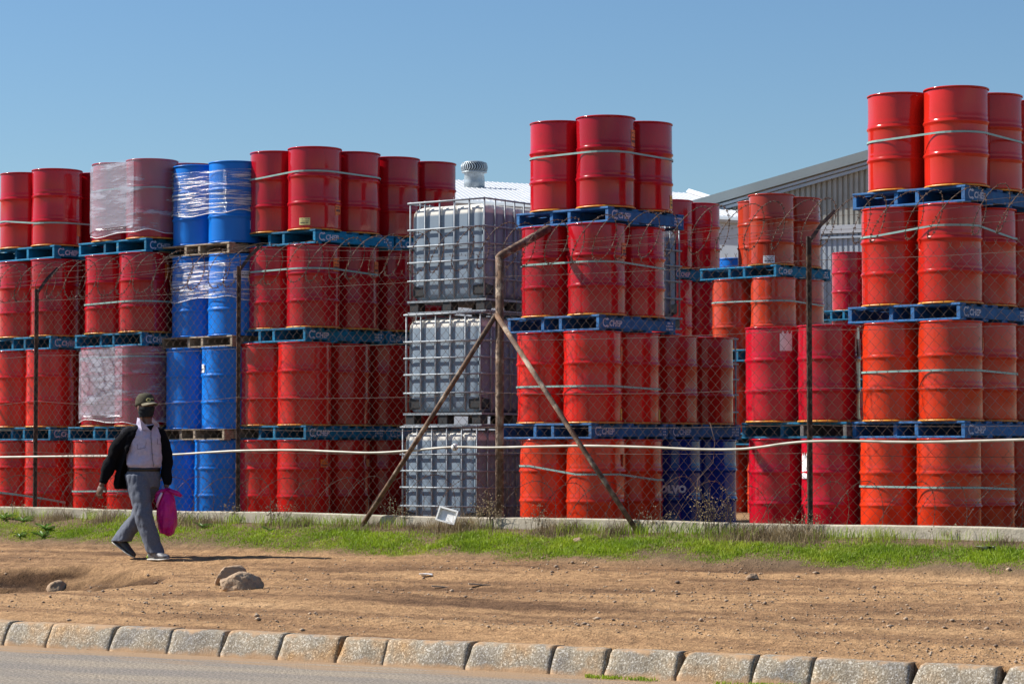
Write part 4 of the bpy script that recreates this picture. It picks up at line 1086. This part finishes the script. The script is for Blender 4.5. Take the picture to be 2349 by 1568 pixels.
# ------------------------------------------------------------------ IBC containers
IU, IV, IH = 1.0, 1.2, 1.16
def ibc_meshes():
    M = {}
    # tank outline with vertical ribs
    def side(L_, n, depth, steps):
        out = []
        for i in range(n*steps):
            t = i/steps; ph = t-math.floor(t)
            g = max(0, 1-min(ph, 1-ph)/.13)
            out.append((i/(n*steps)*L_, depth*(g*g*(3-2*g))))
        return out
    a, b = IU-.052, IV-.052; pts = []
    def ringpts(inset, z, rib):
        P = []
        for (L_, n, org, du, dn) in ((a, 5, (-a/2, -b/2), (1, 0), (0, 1)), (b, 6, (a/2, -b/2), (0, 1), (-1, 0)), (a, 5, (a/2, b/2), (-1, 0), (0, -1)), (b, 6, (-a/2, b/2), (0, -1), (1, 0))):
            for t, dep in side(L_, n, .028*rib, 16):
                # round the corner columns
                e = min(t, L_-t); c = max(0, .10-e)/.10; cr = .035*c*c
                dpt = min(dep, .038) if .06 < t < L_-.06 else 0
                x = org[0]+du[0]*t+dn[0]*(dpt+cr); y = org[1]+du[1]*t+dn[1]*(dpt+cr)
                sx = 1-inset/(a/2); sy = 1-inset/(b/2)
                P.append(Vector((x*sx, y*sy, z)))
        return P
    mb = MB()
    mb.loft([ringpts(.10, .138, .0), ringpts(.03, .15, .5), ringpts(.004, .20, 1), ringpts(0, .3, 1), ringpts(0, 1.0, 1), ringpts(.004, 1.045, 1), ringpts(.022, 1.082, .8), ringpts(.06, 1.105, .4), ringpts(.16, 1.118, 0)])
    M['tank'] = mb.data('tank', 'tank_plastic', True)
    def bar(L_, ax, r=.009):
        mb = MB(); h = L_/2
        if ax == 'z': mb.tube([(0,0,-h), (0,0,h)], r, 6)
        if ax == 'x': mb.tube([(-h,0,0), (h,0,0)], r, 6)
        if ax == 'y': mb.tube([(0,-h,0), (0,h,0)], r, 6)
        return mb.data('cage_bar', 'galv', True)
    M['bz'] = bar(IH-.15, 'z'); M['bx'] = bar(IU, 'x', .010); M['by'] = bar(IV, 'y', .010)
    mb = MB()
    for s in (-1, 1):
        mb.box((0, s*(IV/2-.012), .125), (IU+.02, .030, .022)); mb.box((s*(IU/2-.012), 0, .125), (.030, IV-.04, .022))
        mb.box((0, s*(IV/2-.03), .012), (IU+.01, .06, .016)); mb.box((s*(IU/2-.03), 0, .0125), (.06, IV-.08, .015))
    mb.box((0, 0, .117), (IU-.05, IV-.05, .004)); mb.box((0, 0, .012), (.1, IV-.1, .014))
    M['frame'] = mb.data('base_frame', 'galv')
    mb = MB(); mb.box((0, 0, 0), (.12, .12, .092)); M['foot'] = bevel_mesh(mb.data('foot_block', 'black_plastic'), .008)
    mb = MB(); mb.box((0, 0, 0), (.17, .17, .13)); M['prot'] = bevel_mesh(mb.data('corner_protector', 'black_plastic'), .02)
    mb = MB(); mb.box((0, 0, 0), (.006, .26, .34)); M['board'] = mb.data('label_board', 'label_board_paint')
    return M
mat('label_board_paint', (.60, .57, .60), rough=.5)
IM = ibc_meshes()
def ibc(corner, z, label, board=False, dth=0):
    th = TH+dth; U = Vector((math.cos(th), -math.sin(th), 0)); V = Vector((math.sin(th), math.cos(th), 0))
    c = corner-U*IU/2+V*IV/2
    r = link('liquid_container', None, loc=(c.x, c.y, z), rot=(0, 0, -th)); tag(r, label, 'container', 'caged liquid containers')
    link('tank', IM['tank'], r); link('base_frame', IM['frame'], r)
    for i in (-1, 0, 1):
        for j in (-1, 0, 1): link('foot_block', IM['foot'], r, (i*(IU/2-.07), j*(IV/2-.07), .068))
    for i in (-1, 1):
        for j in (-1, 1): link('corner_protector', IM['prot'], r, (i*(IU/2-.112), j*(IV/2-.112), .235))
    zc = .16+(IH-.16)/2
    for i in range(6):
        x = -IU/2+.02+(IU-.04)*i/5
        for s in (-1, 1): link('cage_bar', IM['bz'], r, (x, s*(IV/2-.012), zc))
    for i in range(1, 7):
        y = -IV/2+.02+(IV-.04)*i/7
        for s in (-1, 1): link('cage_bar', IM['bz'], r, (s*(IU/2-.012), y, zc))
    for q in (.34, .53, .70, .87, 1.15):
        rr = .004
        for s in (-1, 1):
            link('cage_bar', IM['bx'], r, (0, s*(IV/2+.004), q)); link('cage_bar', IM['by'], r, (s*(IU/2+.004), 0, q))
    if board: link('label_board', IM['board'], r, (IU/2+.02, IV/2-.33, .72))
    return r
zs = [ZC-.930, ZC-.930+1.158, ZC-.930+2.316]
for k, (x, w) in enumerate(((1096, 'bottom'), (1104, 'middle'), (1113, 'top'))):
    c0 = place(x, 24.55)
    ibc(c0, zs[k], 'caged grey liquid container, %s of the column left of the rusty post' % w, dth=-.09)
    if k < 2:
        ibc(c0+V0*(IV+.05)+U0*.05, zs[k], 'caged grey liquid container with pale board, %s row behind the rusty post' % w, board=True, dth=-.09)
c1 = Vector((0, 0, 0)); e = ray(1692, 770, 26.9)       # far right corner of the hidden container behind the centre stack
cc = Vector((e.x, e.y, 0))-V0*IV
ibc(cc, ZC+.06, 'white topped caged container behind the second level, right of centre stack')
for (p, w) in ((cc-U0*.3+V0*.3, 'near'), (cc-U0*.3+V0*.9, 'far')):
    drum(p, ZC+.06-.89, 'paint_red', 'red drum in shade under the white topped container, %s one' % w, 'steel drums stacked in the yard')
e = ray(1563, 600, 26.7); cc2 = Vector((e.x, e.y, 0))-V0*IV
ibc(cc2, ZC+1.30, 'grey caged container seen edge-on behind the third level of the centre stack')
ibc(cc2-U0*.02-V0*.0, ZC+.10, 'grey caged container hidden below the edge-on one behind the centre stack')
ibc(cc2-U0*.02-V0*.0, ZC-1.08, 'lowest grey caged container behind the centre stack')

# ------------------------------------------------------------------ fence, plinth, wires
def fu(u, w=0, z=0):
    p = Vector((0, AF, 0))+FU*u-FV*w; p.z = z; return p
def u_at(xd):
    t = (xd-CX)/FD; Y = AF/(1+TF*t); X = t*Y; return X*CF-(Y-AF)*TF*CF
U_L, U_R = u_at(-260), u_at(2640)
def plinth():
    n = 120; v = []; f = []
    for i in range(n+1):
        u = U_L+(U_R-U_L)*i/n; z = .775+.006*math.sin(u*1.7)+.004*mnoise.noise(Vector((u*3, 0, 0)))
        for (w, zz) in ((-.055, .45), (-.055, z-.008), (-.045, z), (.045, z), (.055, z-.010), (.060, .45)):
            p = fu(u, w+.004*mnoise.noise(Vector((u*4, zz*5, 3)))); v.append((p.x, p.y, zz))
    for i in range(n):
        for j in range(5): f.append((i*6+j, i*6+6+j, i*6+7+j, i*6+j+1))
    o = link('plinth_wall', mesh('plinth_wall', v, f, 'concrete', False)); tag(o, 'low pale concrete plinth wall under the wire fence', 'wall')
plinth()
fence = link('wire_fence', None, loc=fu(0, 0, .7)); tag(fence, 'rusty chain-link fence on steel posts in front of the drum yard', 'fence')
FI = Matrix.Translation(-fence.location)
def fpart(mb_or_me, name, m=None, smooth=True):
    me = mb_or_me.data(name, m, smooth) if isinstance(mb_or_me, MB) else mb_or_me
    me.transform(FI); return link(name, me, fence)
def build_mesh():
    dx, dzv = .05, .0515; u0, u1 = U_L, U_R; nw = int((u1-u0)/dx); z0, z1 = ZC-.80, ZC+1.69; nz = int((z1-z0)/dzv)
    i = np.arange(nw)[:, None]; j = np.arange(nz+1)[None, :]
    uu = u0+dx*(i+((i+j) % 2)); zz = z0+dzv*j+0*i
    uu = uu+fbm(uu, zz, 21, [(.5, .8, .06), (2.5, 2.5, .012)]); sag = fbm(uu, zz*.3, 23, [(.35, .5, .06), (1.3, 1, .02)])
    zz = zz+sag*np.clip((zz-z0)/.5, 0, 1)
    ww = .045+fbm(uu, zz, 22, [(.6, .8, .09), (2, 2, .03)])+.004*np.where((i+j) % 2 == 0, 1, -1)
    ww = np.maximum(ww, .015)
    P = np.stack([0+uu*FU.x-ww*FV.x, AF+uu*FU.y-ww*FV.y, zz], -1)
    paths = []
    for k in range(nw):
        paths.append(P[k])
    # twisted free ends at the top
    for k in range(nw):
        if (k+nz) % 2 == 0:
            a = P[k, -1]; s = 1 if k % 2 else -1
            for s in (-1, 1): paths.append(np.array([a, a+np.array([FU.x*s*.012, FU.y*s*.012, .028])]))
    V, F = tubes_np(paths, .0022, 3)
    o = fpart(np_mesh('wire_mesh', V, F, 'rust_wire'), 'wire_mesh'); o['kind'] = 'stuff'
build_mesh()
def post(xd, ytop, arm, thick=False):
    u = u_at(xd); t = (xd-CX)/FD; Y = AF/(1+TF*t); zt = ray(xd, ytop, Y).z
    b = fu(u, 0, .3); top = fu(u, 0, zt)
    # the arm leans over the yard
    L_ = arm[0]; end = top+FV*L_+Vector((0, 0, arm[1]))
    if thick:
        mb = MB(); mb.tube([b, b.lerp(top, .5), top], .040, 14); pp = fpart(mb, 'post', 'rust_pipe')
        mb = MB(); mb.tube([top-FV*.012-Vector((0, 0, .012)), top+FV*.03+Vector((0, 0, .02)), end], [.040, .040, .040], 14); a_ = fpart(mb, 'arm', 'rust_pipe')
    else:
        mb = MB(); M = Matrix.Rotation(-math.atan(TF), 3, 'Z')
        h = zt-.3                                   # Y-section steel standard: web + two flanges
        mb.box((b.x, b.y, .3+h/2), (.052, .006, h), M)
        q = fu(u, .016, 0); mb.box((q.x, q.y, .3+h/2), (.007, .034, h), M)
        fpart(mb, 'post', 'rust_dark', False)
        mb = MB(); mb.tube([top-Vector((0, 0, .05)), top.lerp(end, .5), end], .021, 4); fpart(mb, 'arm', 'rust_dark', False)
    return u, zt, end
P1 = post(83, 662, (.30, .24)); P2 = post(547, 610, (.34, .24)); P3 = post(1146, 590, (.80, .33), True); P4 = post(1857, 542, (.46, .25))
P5 = post(2640, 500, (.40, .35)); P0 = post(-300, 690, (.42, .3))
for xb, yb in ((832, 1192), (1500, 1197)):
    u = u_at(xb); a = fu(u_at(1146), .055, ray(1146, 722, AF/(1+TF*((1146-CX)/FD))).z); b = fu(u, .12, .55)
    mb = MB(); mb.tube([a, a.lerp(b, .5)+Vector((0,0,-.01)), b], .024, 10); fpart(mb, 'brace', 'rust_pipe')
# tension wires
posts_u = sorted([x[0] for x in (P0, P1, P2, P3, P4, P5)])
for zz, w, sag in ((ZC+1.62, .0, .03), (ZC+1.02, .0, .05), (ZC+.52, .02, .09), (ZC-.04, .02, .05), (ZC+.20, -.0, .04)):
    pts = []; r = random.Random(int(zz*100))
    for i in range(len(posts_u)-1):
        a, b = posts_u[i], posts_u[i+1]; sg = sag*r.uniform(.4, 1.6)
        for k in range(12):
            t = k/12; q = fu(a+(b-a)*t, w+.012, zz-sg*4*t*(1-t)*.5+r.uniform(-.002, .002)); pts.append((q.x, q.y, q.z))
    V, F = tubes_np([np.array(pts)], .0021, 4); fpart(np_mesh('tension_wire', V, F, 'rust_wire'), 'tension_wire')
def barbs_on(path, step, size, r=.0016, seed=0):
    """short crossed spikes along a path"""
    rr = np.random.default_rng(seed); seg = np.linalg.norm(np.diff(path, axis=0), axis=1); s = np.concatenate([[0], np.cumsum(seg)])
    out = []
    for d in np.arange(step/2, s[-1], step):
        i = min(np.searchsorted(s, d)-1, len(path)-2); i = max(i, 0); p = path[i]+(path[i+1]-path[i])*((d-s[i])/(seg[i]+1e-9))
        t = (path[i+1]-path[i])/(seg[i]+1e-9)
        for _ in range(2):
            v = rr.normal(size=3); v -= t*v.dot(t)*.7; v /= np.linalg.norm(v)
            out.append(np.array([p-v*size, p+v*size]))
        out.append(np.array([p-t*.007, p+t*.007]))
    return out
# straight barbed strands along the arms
for k, (fr, dz) in enumerate(((.15, .02), (.5, 0), (.82, .0), (1.0, .02))):
    pts = []
    PP = sorted([P0, P1, P2, P3, P4, P5], key=lambda q: q[0])
    for i in range(len(PP)-1):
        a0 = fu(PP[i][0], 0, PP[i][1]); b0 = fu(PP[i+1][0], 0, PP[i+1][1])
        s0 = .45 if PP[i] is P3 else 1; s1 = .45 if PP[i+1] is P3 else 1
        a = a0.lerp(PP[i][2], fr*s0 if PP[i] is P3 else fr); b = b0.lerp(PP[i+1][2], fr*s1 if PP[i+1] is P3 else fr)
        for j in range(14):
            t = j/14; q = a.lerp(b, t); pts.append((q.x, q.y, q.z+dz-.05*4*t*(1-t)*(.5+.4*k % .7)))
    pts = np.array(pts); paths = [pts]+barbs_on(pts, .14, .012, seed=k)
    V, F = tubes_np(paths, .0017, 3)
    fpart(np_mesh('barbed_strand', V, F, 'rust_wire'), 'barbed_strand')
def coil(name, label, rad, pitch, cw, cz, seed, step, bs, wr_=.0022, jit=.04):
    n = int((U_R-U_L)/pitch*22); i = np.arange(n); th = i/22*2*np.pi
    r_ = np.random.default_rng(seed)
    u = U_L+i/22*pitch; lump = fbm(u, u*0, seed, [(1.1, 1, 1), (4, 1, .5)])
    ra = rad*(1+.10*lump); uo = .05*np.sin(th*.5+lump*3)+.06*fbm(u, u*0, seed+3, [(2.0, 1, 2)])+.10*np.sin(th)
    uu = u+uo; w = cw+ra*np.cos(th)*.9; z = cz(uu)+ra*np.sin(th)+.04*lump
    P = np.stack([uu*FU.x-w*FV.x, AF+uu*FU.y-w*FV.y, z], -1)
    V, F = tubes_np([P]+barbs_on(P, step, bs, seed=seed), wr_, 4)
    o = link(name, np_mesh(name, V, F, 'coil_wire')); tag(o, label, 'barbed wire'); return o
coil('barbed_wire_coil', 'rusty barbed wire coil stretched along the top of the fence arms', .205, .27, -.22, lambda u: ZC+1.93+.012*u, 31, .050, .013, .0033)
coil('barbed_wire_coil', 'rusty barbed wire coil lying along the foot of the fence', .31, .40, -.42, lambda u: ZC-.60+0*u, 37, .07, .011, .0026)
# bits of loose wire
mb = MB()
pts = [ray(1628, 968, 21.4), ray(1640, 1010, 21.4), ray(1636, 1060, 21.4), ray(1600, 1100, 21.4), ray(1597, 1150, 21.4), ray(1604, 1190, 21.4)]
mb.tube(pts, .0028, 4); fpart(mb, 'loose_wire', 'rust_wire')
# white plastic pipe tied to the fence
pp = []
for xd, yd in ((-120, 1049), (0, 1048), (160, 1046), (300, 1045), (400, 1042), (480, 1037), (560, 1033), (680, 1032), (760, 1035), (850, 1038), (930, 1034), (1035, 1025), (1130, 1026), (1320, 1022),
               (1480, 1025), (1600, 1030), (1690, 1030), (1745, 1025), (1800, 1017), (1860, 1012), (1950, 1011), (2050, 1013), (2150, 1013), (2349, 1008), (2520, 1005)):
    t = (xd-CX)/FD; Y = AF/(1+TF*t)-.10; pp.append(ray(xd, yd, Y))
fine = []
for i in range(len(pp)-1):
    p0, p1, p2, p3 = pp[max(i-1, 0)], pp[i], pp[i+1], pp[min(i+2, len(pp)-1)]
    for k in range(5):
        t = k/5; fine.append(.5*((2*p1)+(p2-p0)*t+(2*p0-5*p1+4*p2-p3)*t*t+(3*p1-p0-3*p2+p3)*t**3))
mb = MB(); mb.tube(fine, .0118, 10)
pipe = mb.build('water_pipe', 'white_pipe', None, True); tag(pipe, 'long wavy white plastic pipe tied to the fence at waist height', 'pipe')
t = (1043-CX)/FD; q = ray(1043, 1025, AF/(1+TF*t)-.10)
mb = MB(); mb.ell(q, (.033, .03, .036), n=12, m=8); mb.build('joint', 'tray_white', pipe, True)
mb = MB(); mb.tube([q+Vector((-.02, -.034, .03)), q+Vector((.0, -.04, 0)), q+Vector((.015, -.034, -.03))], .004, 5); mb.build('cable_tie', 'rust_wire', pipe)

# ------------------------------------------------------------------ small things on the verge
def rock(name, xd, yd, size, m, label, seed, rotz=0, group=None, sink=.25, d=None, cuts=0):
    # march the view ray to the ground
    for dd in np.arange(13, 26, .02):
        p = ray(xd, yd, dd)
        if p.z <= gh(p.x, p.y): break
    bm = bmesh.new(); bmesh.ops.create_icosphere(bm, subdivisions=4, radius=1)
    r = random.Random(seed); planes = [(Vector((r.uniform(-1, 1), r.uniform(-1, 1), r.uniform(-.5, 1))).normalized(), r.uniform(.62, .86)) for _ in range(9)]
    for v in bm.verts:
        for nrm, h in planes:
            e = v.co.dot(nrm)
            if e > h: v.co -= nrm*(e-h)*.9
        n_ = mnoise.noise(v.co*2+Vector((seed, 0, 0)))*.10+mnoise.noise(v.co*6+Vector((seed, 0, 0)))*.05+mnoise.noise(v.co*14+Vector((seed, 0, 0)))*.028
        v.co *= 1+n_
        v.co = Vector((v.co.x*size[0], v.co.y*size[1], v.co.z*size[2]))
    me = bpy.data.meshes.new(name); bm.to_mesh(me); bm.free(); me.materials.append(MATS[m])
    me.polygons.foreach_set('use_smooth', [True]*len(me.polygons))
    o = link(name, me, loc=(p.x, p.y, p.z+size[2]*(1-sink)*.75), rot=(0, 0, rotz)); tag(o, label, 'rock', group); return o
rock('rock', 556, 1352, (.175, .14, .095), 'rock', 'rough pitted tan rock, the right and nearer of two on the dirt', 4, .2)
rock('rock', 528, 1338, (.155, .13, .115), 'rock_pale', 'smoother pale rock leaning behind the rough rock on the dirt', 11, .8, sink=.35)
rock('rock', 135, 1352, (.11, .10, .085), 'rock_pale', 'pale half buried rock at the edge of the rut, lower left', 15, .3, sink=.95)
rock('rock', 1725, 1330, (.055, .04, .035), 'rock_pale', 'small pale stone alone on the dirt near right', 21, .3)
rock('rock', 1328, 1243, (.05, .04, .03), 'rock', 'small grey stone lying in the green grass', 22, .3)
def slab(xd, yd, L_, rot, label):
    for dd in np.arange(13, 26, .02):
        p = ray(xd, yd, dd)
        if p.z <= gh(p.x, p.y): break
    mb = MB(); M = Matrix.Rotation(rot, 3, 'Z') @ Matrix.Rotation(.08, 3, 'Y')
    mb.box((0, 0, 0), (L_*.7, .03, .010), M); o = mb.build('wood_scrap', 'plank_grey'); o.location = (p.x, p.y, p.z+.012); tag(o, label, 'debris')
slab(1100, 1343, .26, .25, 'thin grey wooden splinter lying on the dirt, right one'); slab(1010, 1348, .20, .1, 'thin grey wooden splinter lying on the dirt, left one')
# crumpled litter
for (xd, yd, s, m, lab) in ((975, 1322, .05, 'paper_white', 'crumpled white litter on the dirt right of the rocks'), (2260, 1262, .07, 'paper_white', 'white scrap of plastic on the soil under the fence at right')):
    for dd in np.arange(13, 26, .02):
        p = ray(xd, yd, dd)
        if p.z <= gh(p.x, p.y): break
    v = []; f = []; r = random.Random(int(xd))
    for i in range(5):
        for j in range(4): v.append(((i-2)*s*.55+r.uniform(-.01, .01), (j-1.5)*s*.5, .008+r.uniform(0, s*.45)))
    for i in range(4):
        for j in range(3): f.append((i*4+j, i*4+4+j, i*4+5+j, i*4+j+1))
    o = link('litter', mesh('litter', v, f, m), loc=p); tag(o, lab, 'litter')
def tray():
    q = ray(1028, 1183, 22.93)
    W, H, Dp, T = .185, .115, .03, .005; mb = MB()
    mb.box((0, 0, 0), (W, T, H))
    for s in (-1, 1): mb.box((s*(W/2-T/2), -Dp/2, 0), (T, Dp, H)); mb.box((0, -Dp/2, s*(H/2-T/2)), (W-2*T, Dp, T))
    for s in (-1, 1): mb.box((s*(W/2+.004), -Dp+.002, 0), (.018, .004, H+.022)); mb.box((0, -Dp+.002, s*(H/2+.004)), (W-.01, .004, .018))
    me = mb.data('plastic_tray', 'tray_white'); bevel_mesh(me, .002)
    o = link('plastic_tray', me, loc=q, rot=(R_(-14), R_(13), R_(-28))); tag(o, 'white plastic food tray propped against the foot of the fence', 'tray')
tray()

def scatter_pebbles():
    n = 9000; V = []; F = []; b = 0
    ico = [(0, 0, 1), (.9, 0, .3), (.28, .85, .3), (-.72, .53, .3), (-.72, -.53, .3), (.28, -.85, .3), (0, 0, -.6)]
    fc = [(0,1,2),(0,2,3),(0,3,4),(0,4,5),(0,5,1),(6,2,1),(6,3,2),(6,4,3),(6,5,4),(6,1,5)]
    ico = np.array(ico); fc = np.array(fc)
    t = rng.uniform(-.235, .235, n); 
    # uniform in depth, clustered along ruts
    kk = rng.uniform(.0, 1, n)**1.2; yk = AK/(1+TK*t); yw = (AF-1.05/CF)/(1+TF*t); Y = yk+.2+(yw-yk)*kk; X = t*Y
    keep = fbm(X*CK-Y*TK*CK, X*TK*CK+Y*CK, 44, [(.4, 2.2, 1)])+rng.uniform(-.3, .3, n) > 0
    X, Y = X[keep], Y[keep]; Z = base_h(X, Y); n = len(X)
    s = rng.lognormal(-5.15, .5, n); s = np.clip(s, .003, .026)
    for i in range(n):
        a = rng.uniform(0, 6.28); sc = s[i]*np.array([rng.uniform(.7, 1.5), rng.uniform(.7, 1.2), rng.uniform(.5, .9)])
        p = ico*(1+rng.uniform(-.25, .25, (7, 1)))*sc; c, s_ = math.cos(a), math.sin(a)
        p = p@np.array([[c, s_, 0], [-s_, c, 0], [0, 0, 1]])+np.array([X[i], Y[i], Z[i]+s[i]*.2]); V.append(p); F.append(fc+b); b += 7
    o = link('pebbles', np_mesh('pebbles', np.concatenate(V), np.concatenate(F), 'pebble')); tag(o, 'small stones and clods scattered over the dirt', 'pebbles', kind='stuff')
scatter_pebbles()

# ------------------------------------------------------------------ grass
def blades(X, Y, Zb, H, Wd, m, name, lean=.5, seed=1):
    r = np.random.default_rng(seed); n = len(X)
    a = r.uniform(0, 2*np.pi, n); l = H*lean*r.uniform(.1, 1.3, n); ax = np.cos(a); ay = np.sin(a)
    b = r.uniform(0, 2*np.pi, n); wx = np.cos(b)*Wd/2; wy = np.sin(b)*Wd/2
    P = np.zeros((n, 5, 3)); base = np.stack([X, Y, Zb-.004], 1)
    side = np.stack([wx, wy, 0*wx], 1); le = np.stack([ax*l, ay*l, 0*ax], 1); up = np.stack([0*H, 0*H, H], 1)
    P[:, 0] = base-side; P[:, 1] = base+side; P[:, 2] = base-side*.8+le*.3+up*.62; P[:, 3] = base+side*.8+le*.3+up*.62; P[:, 4] = base+le+up*.95
    i = np.arange(n)[:, None]*5
    F = np.concatenate([i+np.array([0, 1, 3]), i+np.array([0, 3, 2]), i+np.array([2, 3, 4])])
    return np_mesh(name, P.reshape(-1, 3), F, m)
def edge_w(u):      # outer edge of the grass strip, metres in front of the fence
    return 1.02+fbm(u, u*0, 61, [(.5, 1, .28), (2, 1, .22), (7, 1, .12)])
def grass():
    n = 330000; u = rng.uniform(U_L, U_R, n); w = rng.uniform(.02, 1.35, n)
    e = edge_w(u)
    left = np.clip((.2-u)/4, 0, 1)                    # sparser at the left
    inner = .28+fbm(u, w*0, 62, [(1.2, 1, .25)])
    dens = np.clip((e-w)/.10, 0, 1)*np.clip((w-inner)/.2, .04, 1)*np.clip(1-.18*left-.5*left*(fbm(u, w, 63, [(2, 3, 2)]) > .05), .12, 1)
    k = rng.random(n) < dens; k &= rng.random(n) < np.clip(.80+1.8*fbm(u, w, 71, [(1.6, 3, .6), (6, 9, .5)]), .10, 1); u, w, e, left = u[k], w[k], e[k], left[k]
    X = u*FU.x-w*FV.x; Y = AF+u*FU.y-w*FV.y; Z = base_h(X, Y)
    H = rng.uniform(.014, .046, len(u))*(1+.5*fbm(u, w, 64, [(3, 4, 2)]))*np.clip((e-w)/.25, .35, 1)*(1-.25*left)
    o = link('grass', blades(X, Y, Z, H, rng.uniform(.004, .008, len(u)), 'grass', 'grass', .7)); tag(o, 'bright green grass strip between fence and dirt', 'grass', kind='stuff')
    # dry grass and weeds against the plinth
    n = 42000; u = rng.uniform(U_L, U_R, n); w = np.abs(rng.normal(.06, .16, n))+.07
    cl = fbm(u, w*0, 65, [(1.3, 1, 1), (4, 1, 1.2)])+rng.uniform(-.35, .35, n); k = cl > .02; u, w, cl = u[k], w[k], cl[k]
    X = u*FU.x-w*FV.x; Y = AF+u*FU.y-w*FV.y; Z = base_h(X, Y)
    H = rng.uniform(.02, .12, len(u))**1.0*(.35+2.2*np.clip(cl, 0, 1)**1.3)
    o = link('dry_grass', blades(X, Y, Z, H, rng.uniform(.002, .005, len(u)), 'dry_grass', 'dry_grass', .9, 2)); tag(o, 'dry brown grass and stems along the plinth', 'grass', kind='stuff')
    # greener tufts at the plinth
    n = 9000; u = rng.uniform(U_L, U_R, n); w = np.abs(rng.normal(.08, .12, n))+.07
    cl = fbm(u, w*0, 67, [(1.5, 1, 1), (5, 1, 1)])+rng.uniform(-.3, .3, n); k = cl > .18; u, w = u[k], w[k]
    X = u*FU.x-w*FV.x; Y = AF+u*FU.y-w*FV.y; Z = base_h(X, Y)
    o = link('tall_grass', blades(X, Y, Z, rng.uniform(.05, .15, len(u)), rng.uniform(.003, .006, len(u)), 'grass', 'tall_grass', .6, 3)); tag(o, 'taller green grass tufts along the plinth', 'grass', kind='stuff')
    # sparse green at kerb foot
    n = 2500; t = rng.uniform(.03, .13, n); Yk = AK/(1+TK*t)-.16+rng.normal(-.02, .035, n); Xk = t*Yk
    k = fbm(Xk, Xk*0, 68, [(2, 1, 2), (9, 1, 1.5)])+rng.uniform(-.4, .4, n) > .15; Xk, Yk = Xk[k], Yk[k]
    o = link('kerb_weeds', blades(Xk, Yk, 0*Xk+.006, rng.uniform(.008, .03, len(Xk)), rng.uniform(.004, .009, len(Xk)), 'grass', 'kerb_weeds', 1.0, 4)); tag(o, 'low weeds growing in the gutter against the kerb', 'weeds', kind='stuff')
grass()
def leafy(xd, w, size, n, label, seed, m='weed_leaf'):
    u = u_at(xd); p = fu(u, w); p.z = gh(p.x, p.y); r = random.Random(seed)
    root = link('weed', None, loc=p); tag(root, label, 'plant', 'leafy weeds in the grass strip')
    for i in range(n):
        L_ = size*r.uniform(.6, 1.1); wd = L_*r.uniform(.16, .26); el = r.uniform(.25, 1.2)
        mb = MB(); rings = 5; v = []; f = []
        for k in range(rings+1):
            t = k/rings; wdt = wd*math.sin(math.pi*min(1, .12+.88*t))*(1 if k < rings else .05)
            x = L_*t*math.cos(el*(1-.5*t)); z = L_*t*math.sin(el)*(1-.45*t)
            v += [(x, -wdt/2, z+.01), (x, 0, z), (x, wdt/2, z+.01)]
        for k in range(rings):
            for j in range(2): f.append((3*k+j, 3*k+3+j, 3*k+4+j, 3*k+j+1))
        link('leaf', mesh('leaf', v, f, m), root, rot=(0, 0, 2*math.pi*i/n+r.uniform(-.4, .4)))
leafy(60, .30, .16, 13, 'leafy green weed near the leftmost fence post', 1)
leafy(108, .34, .13, 11, 'smaller leafy weed just right of the leftmost post', 2)
leafy(205, .62, .15, 12, 'pale leafy weed in grass left of the walking man', 3)
leafy(228, .80, .13, 11, 'low leafy weed closest to the walking man', 4)
leafy(185, .85, .10, 9, 'small leafy weed at the dirt edge left of the man', 5)
leafy(520, .35, .11, 10, 'leafy weed at the second fence post', 6)
leafy(690, .45, .09, 9, 'leafy weed under the red drums left of the brace', 7)
# dead stalks
def stalks(xd, n, h, label, seed):
    u = u_at(xd); p = fu(u, .10); p.z = gh(p.x, p.y)-.01; r = random.Random(seed); root = link('dry_weed', None, loc=p); tag(root, label, 'plant', 'dead weed stalks against the fence')
    mb = MB(); sd_ = MB()
    for i in range(n):
        a = r.uniform(0, 6.28); l = h*r.uniform(.5, 1); x0 = r.uniform(-.12, .12); lean = r.uniform(.05, .5)*l
        pts = [Vector((x0, r.uniform(-.04, .04), 0))]
        for k in range(1, 5):
            t = k/4; pts.append(pts[0]+Vector((math.cos(a)*lean*t*t, math.sin(a)*lean*t*t*.5, l*t*(1-.15*t))))
        mb.tube(pts, [.0022, .002, .0018, .0015, .001], 3)
        for _ in range(6):
            q = pts[r.randint(2, 4)]+Vector((r.uniform(-.03, .03), r.uniform(-.02, .02), r.uniform(-.03, .02)))
            s = r.uniform(.004, .009); sd_.add([q, q+Vector((s, 0, s)), q+Vector((0, s, s*1.6)), q+Vector((-s, 0, s*.7))], [(0,1,2),(0,2,3)])
    mb.build('stem', 'dry_grass', root); o = sd_.build('seed_heads', 'dry_grass', root); o['kind'] = 'stuff'
for i, (x, n, h, lab) in enumerate(((70, 12, .22, 'dry stalks beside the leftmost fence post'), (245, 12, .22, 'dry stalks on the plinth left of the walking man'), (545, 16, .25, 'dry stalks round the foot of the second post'), (660, 22, .28, 'reddish dry stalks under the wire left of the brace'),
        (930, 18, .32, 'dry stalks left of the caged containers'), (1135, 30, .42, 'dense dry stalks round the thick rusty post'), (1250, 12, .3, 'dry stalks in front of the orange drums right of the rusty post'),
        (1505, 16, .28, 'dry stalks at the foot of the right brace'), (1660, 34, .50, 'tall tangled dead weed in front of the navy drums'), (1860, 20, .26, 'dry stalks round the post at right'), (2180, 10, .16, 'low dry stalks at the far right plinth'))):
    stalks(x, n, h, lab, i)

print('drums', NDRUM[0], 'objects', len(bpy.data.objects))
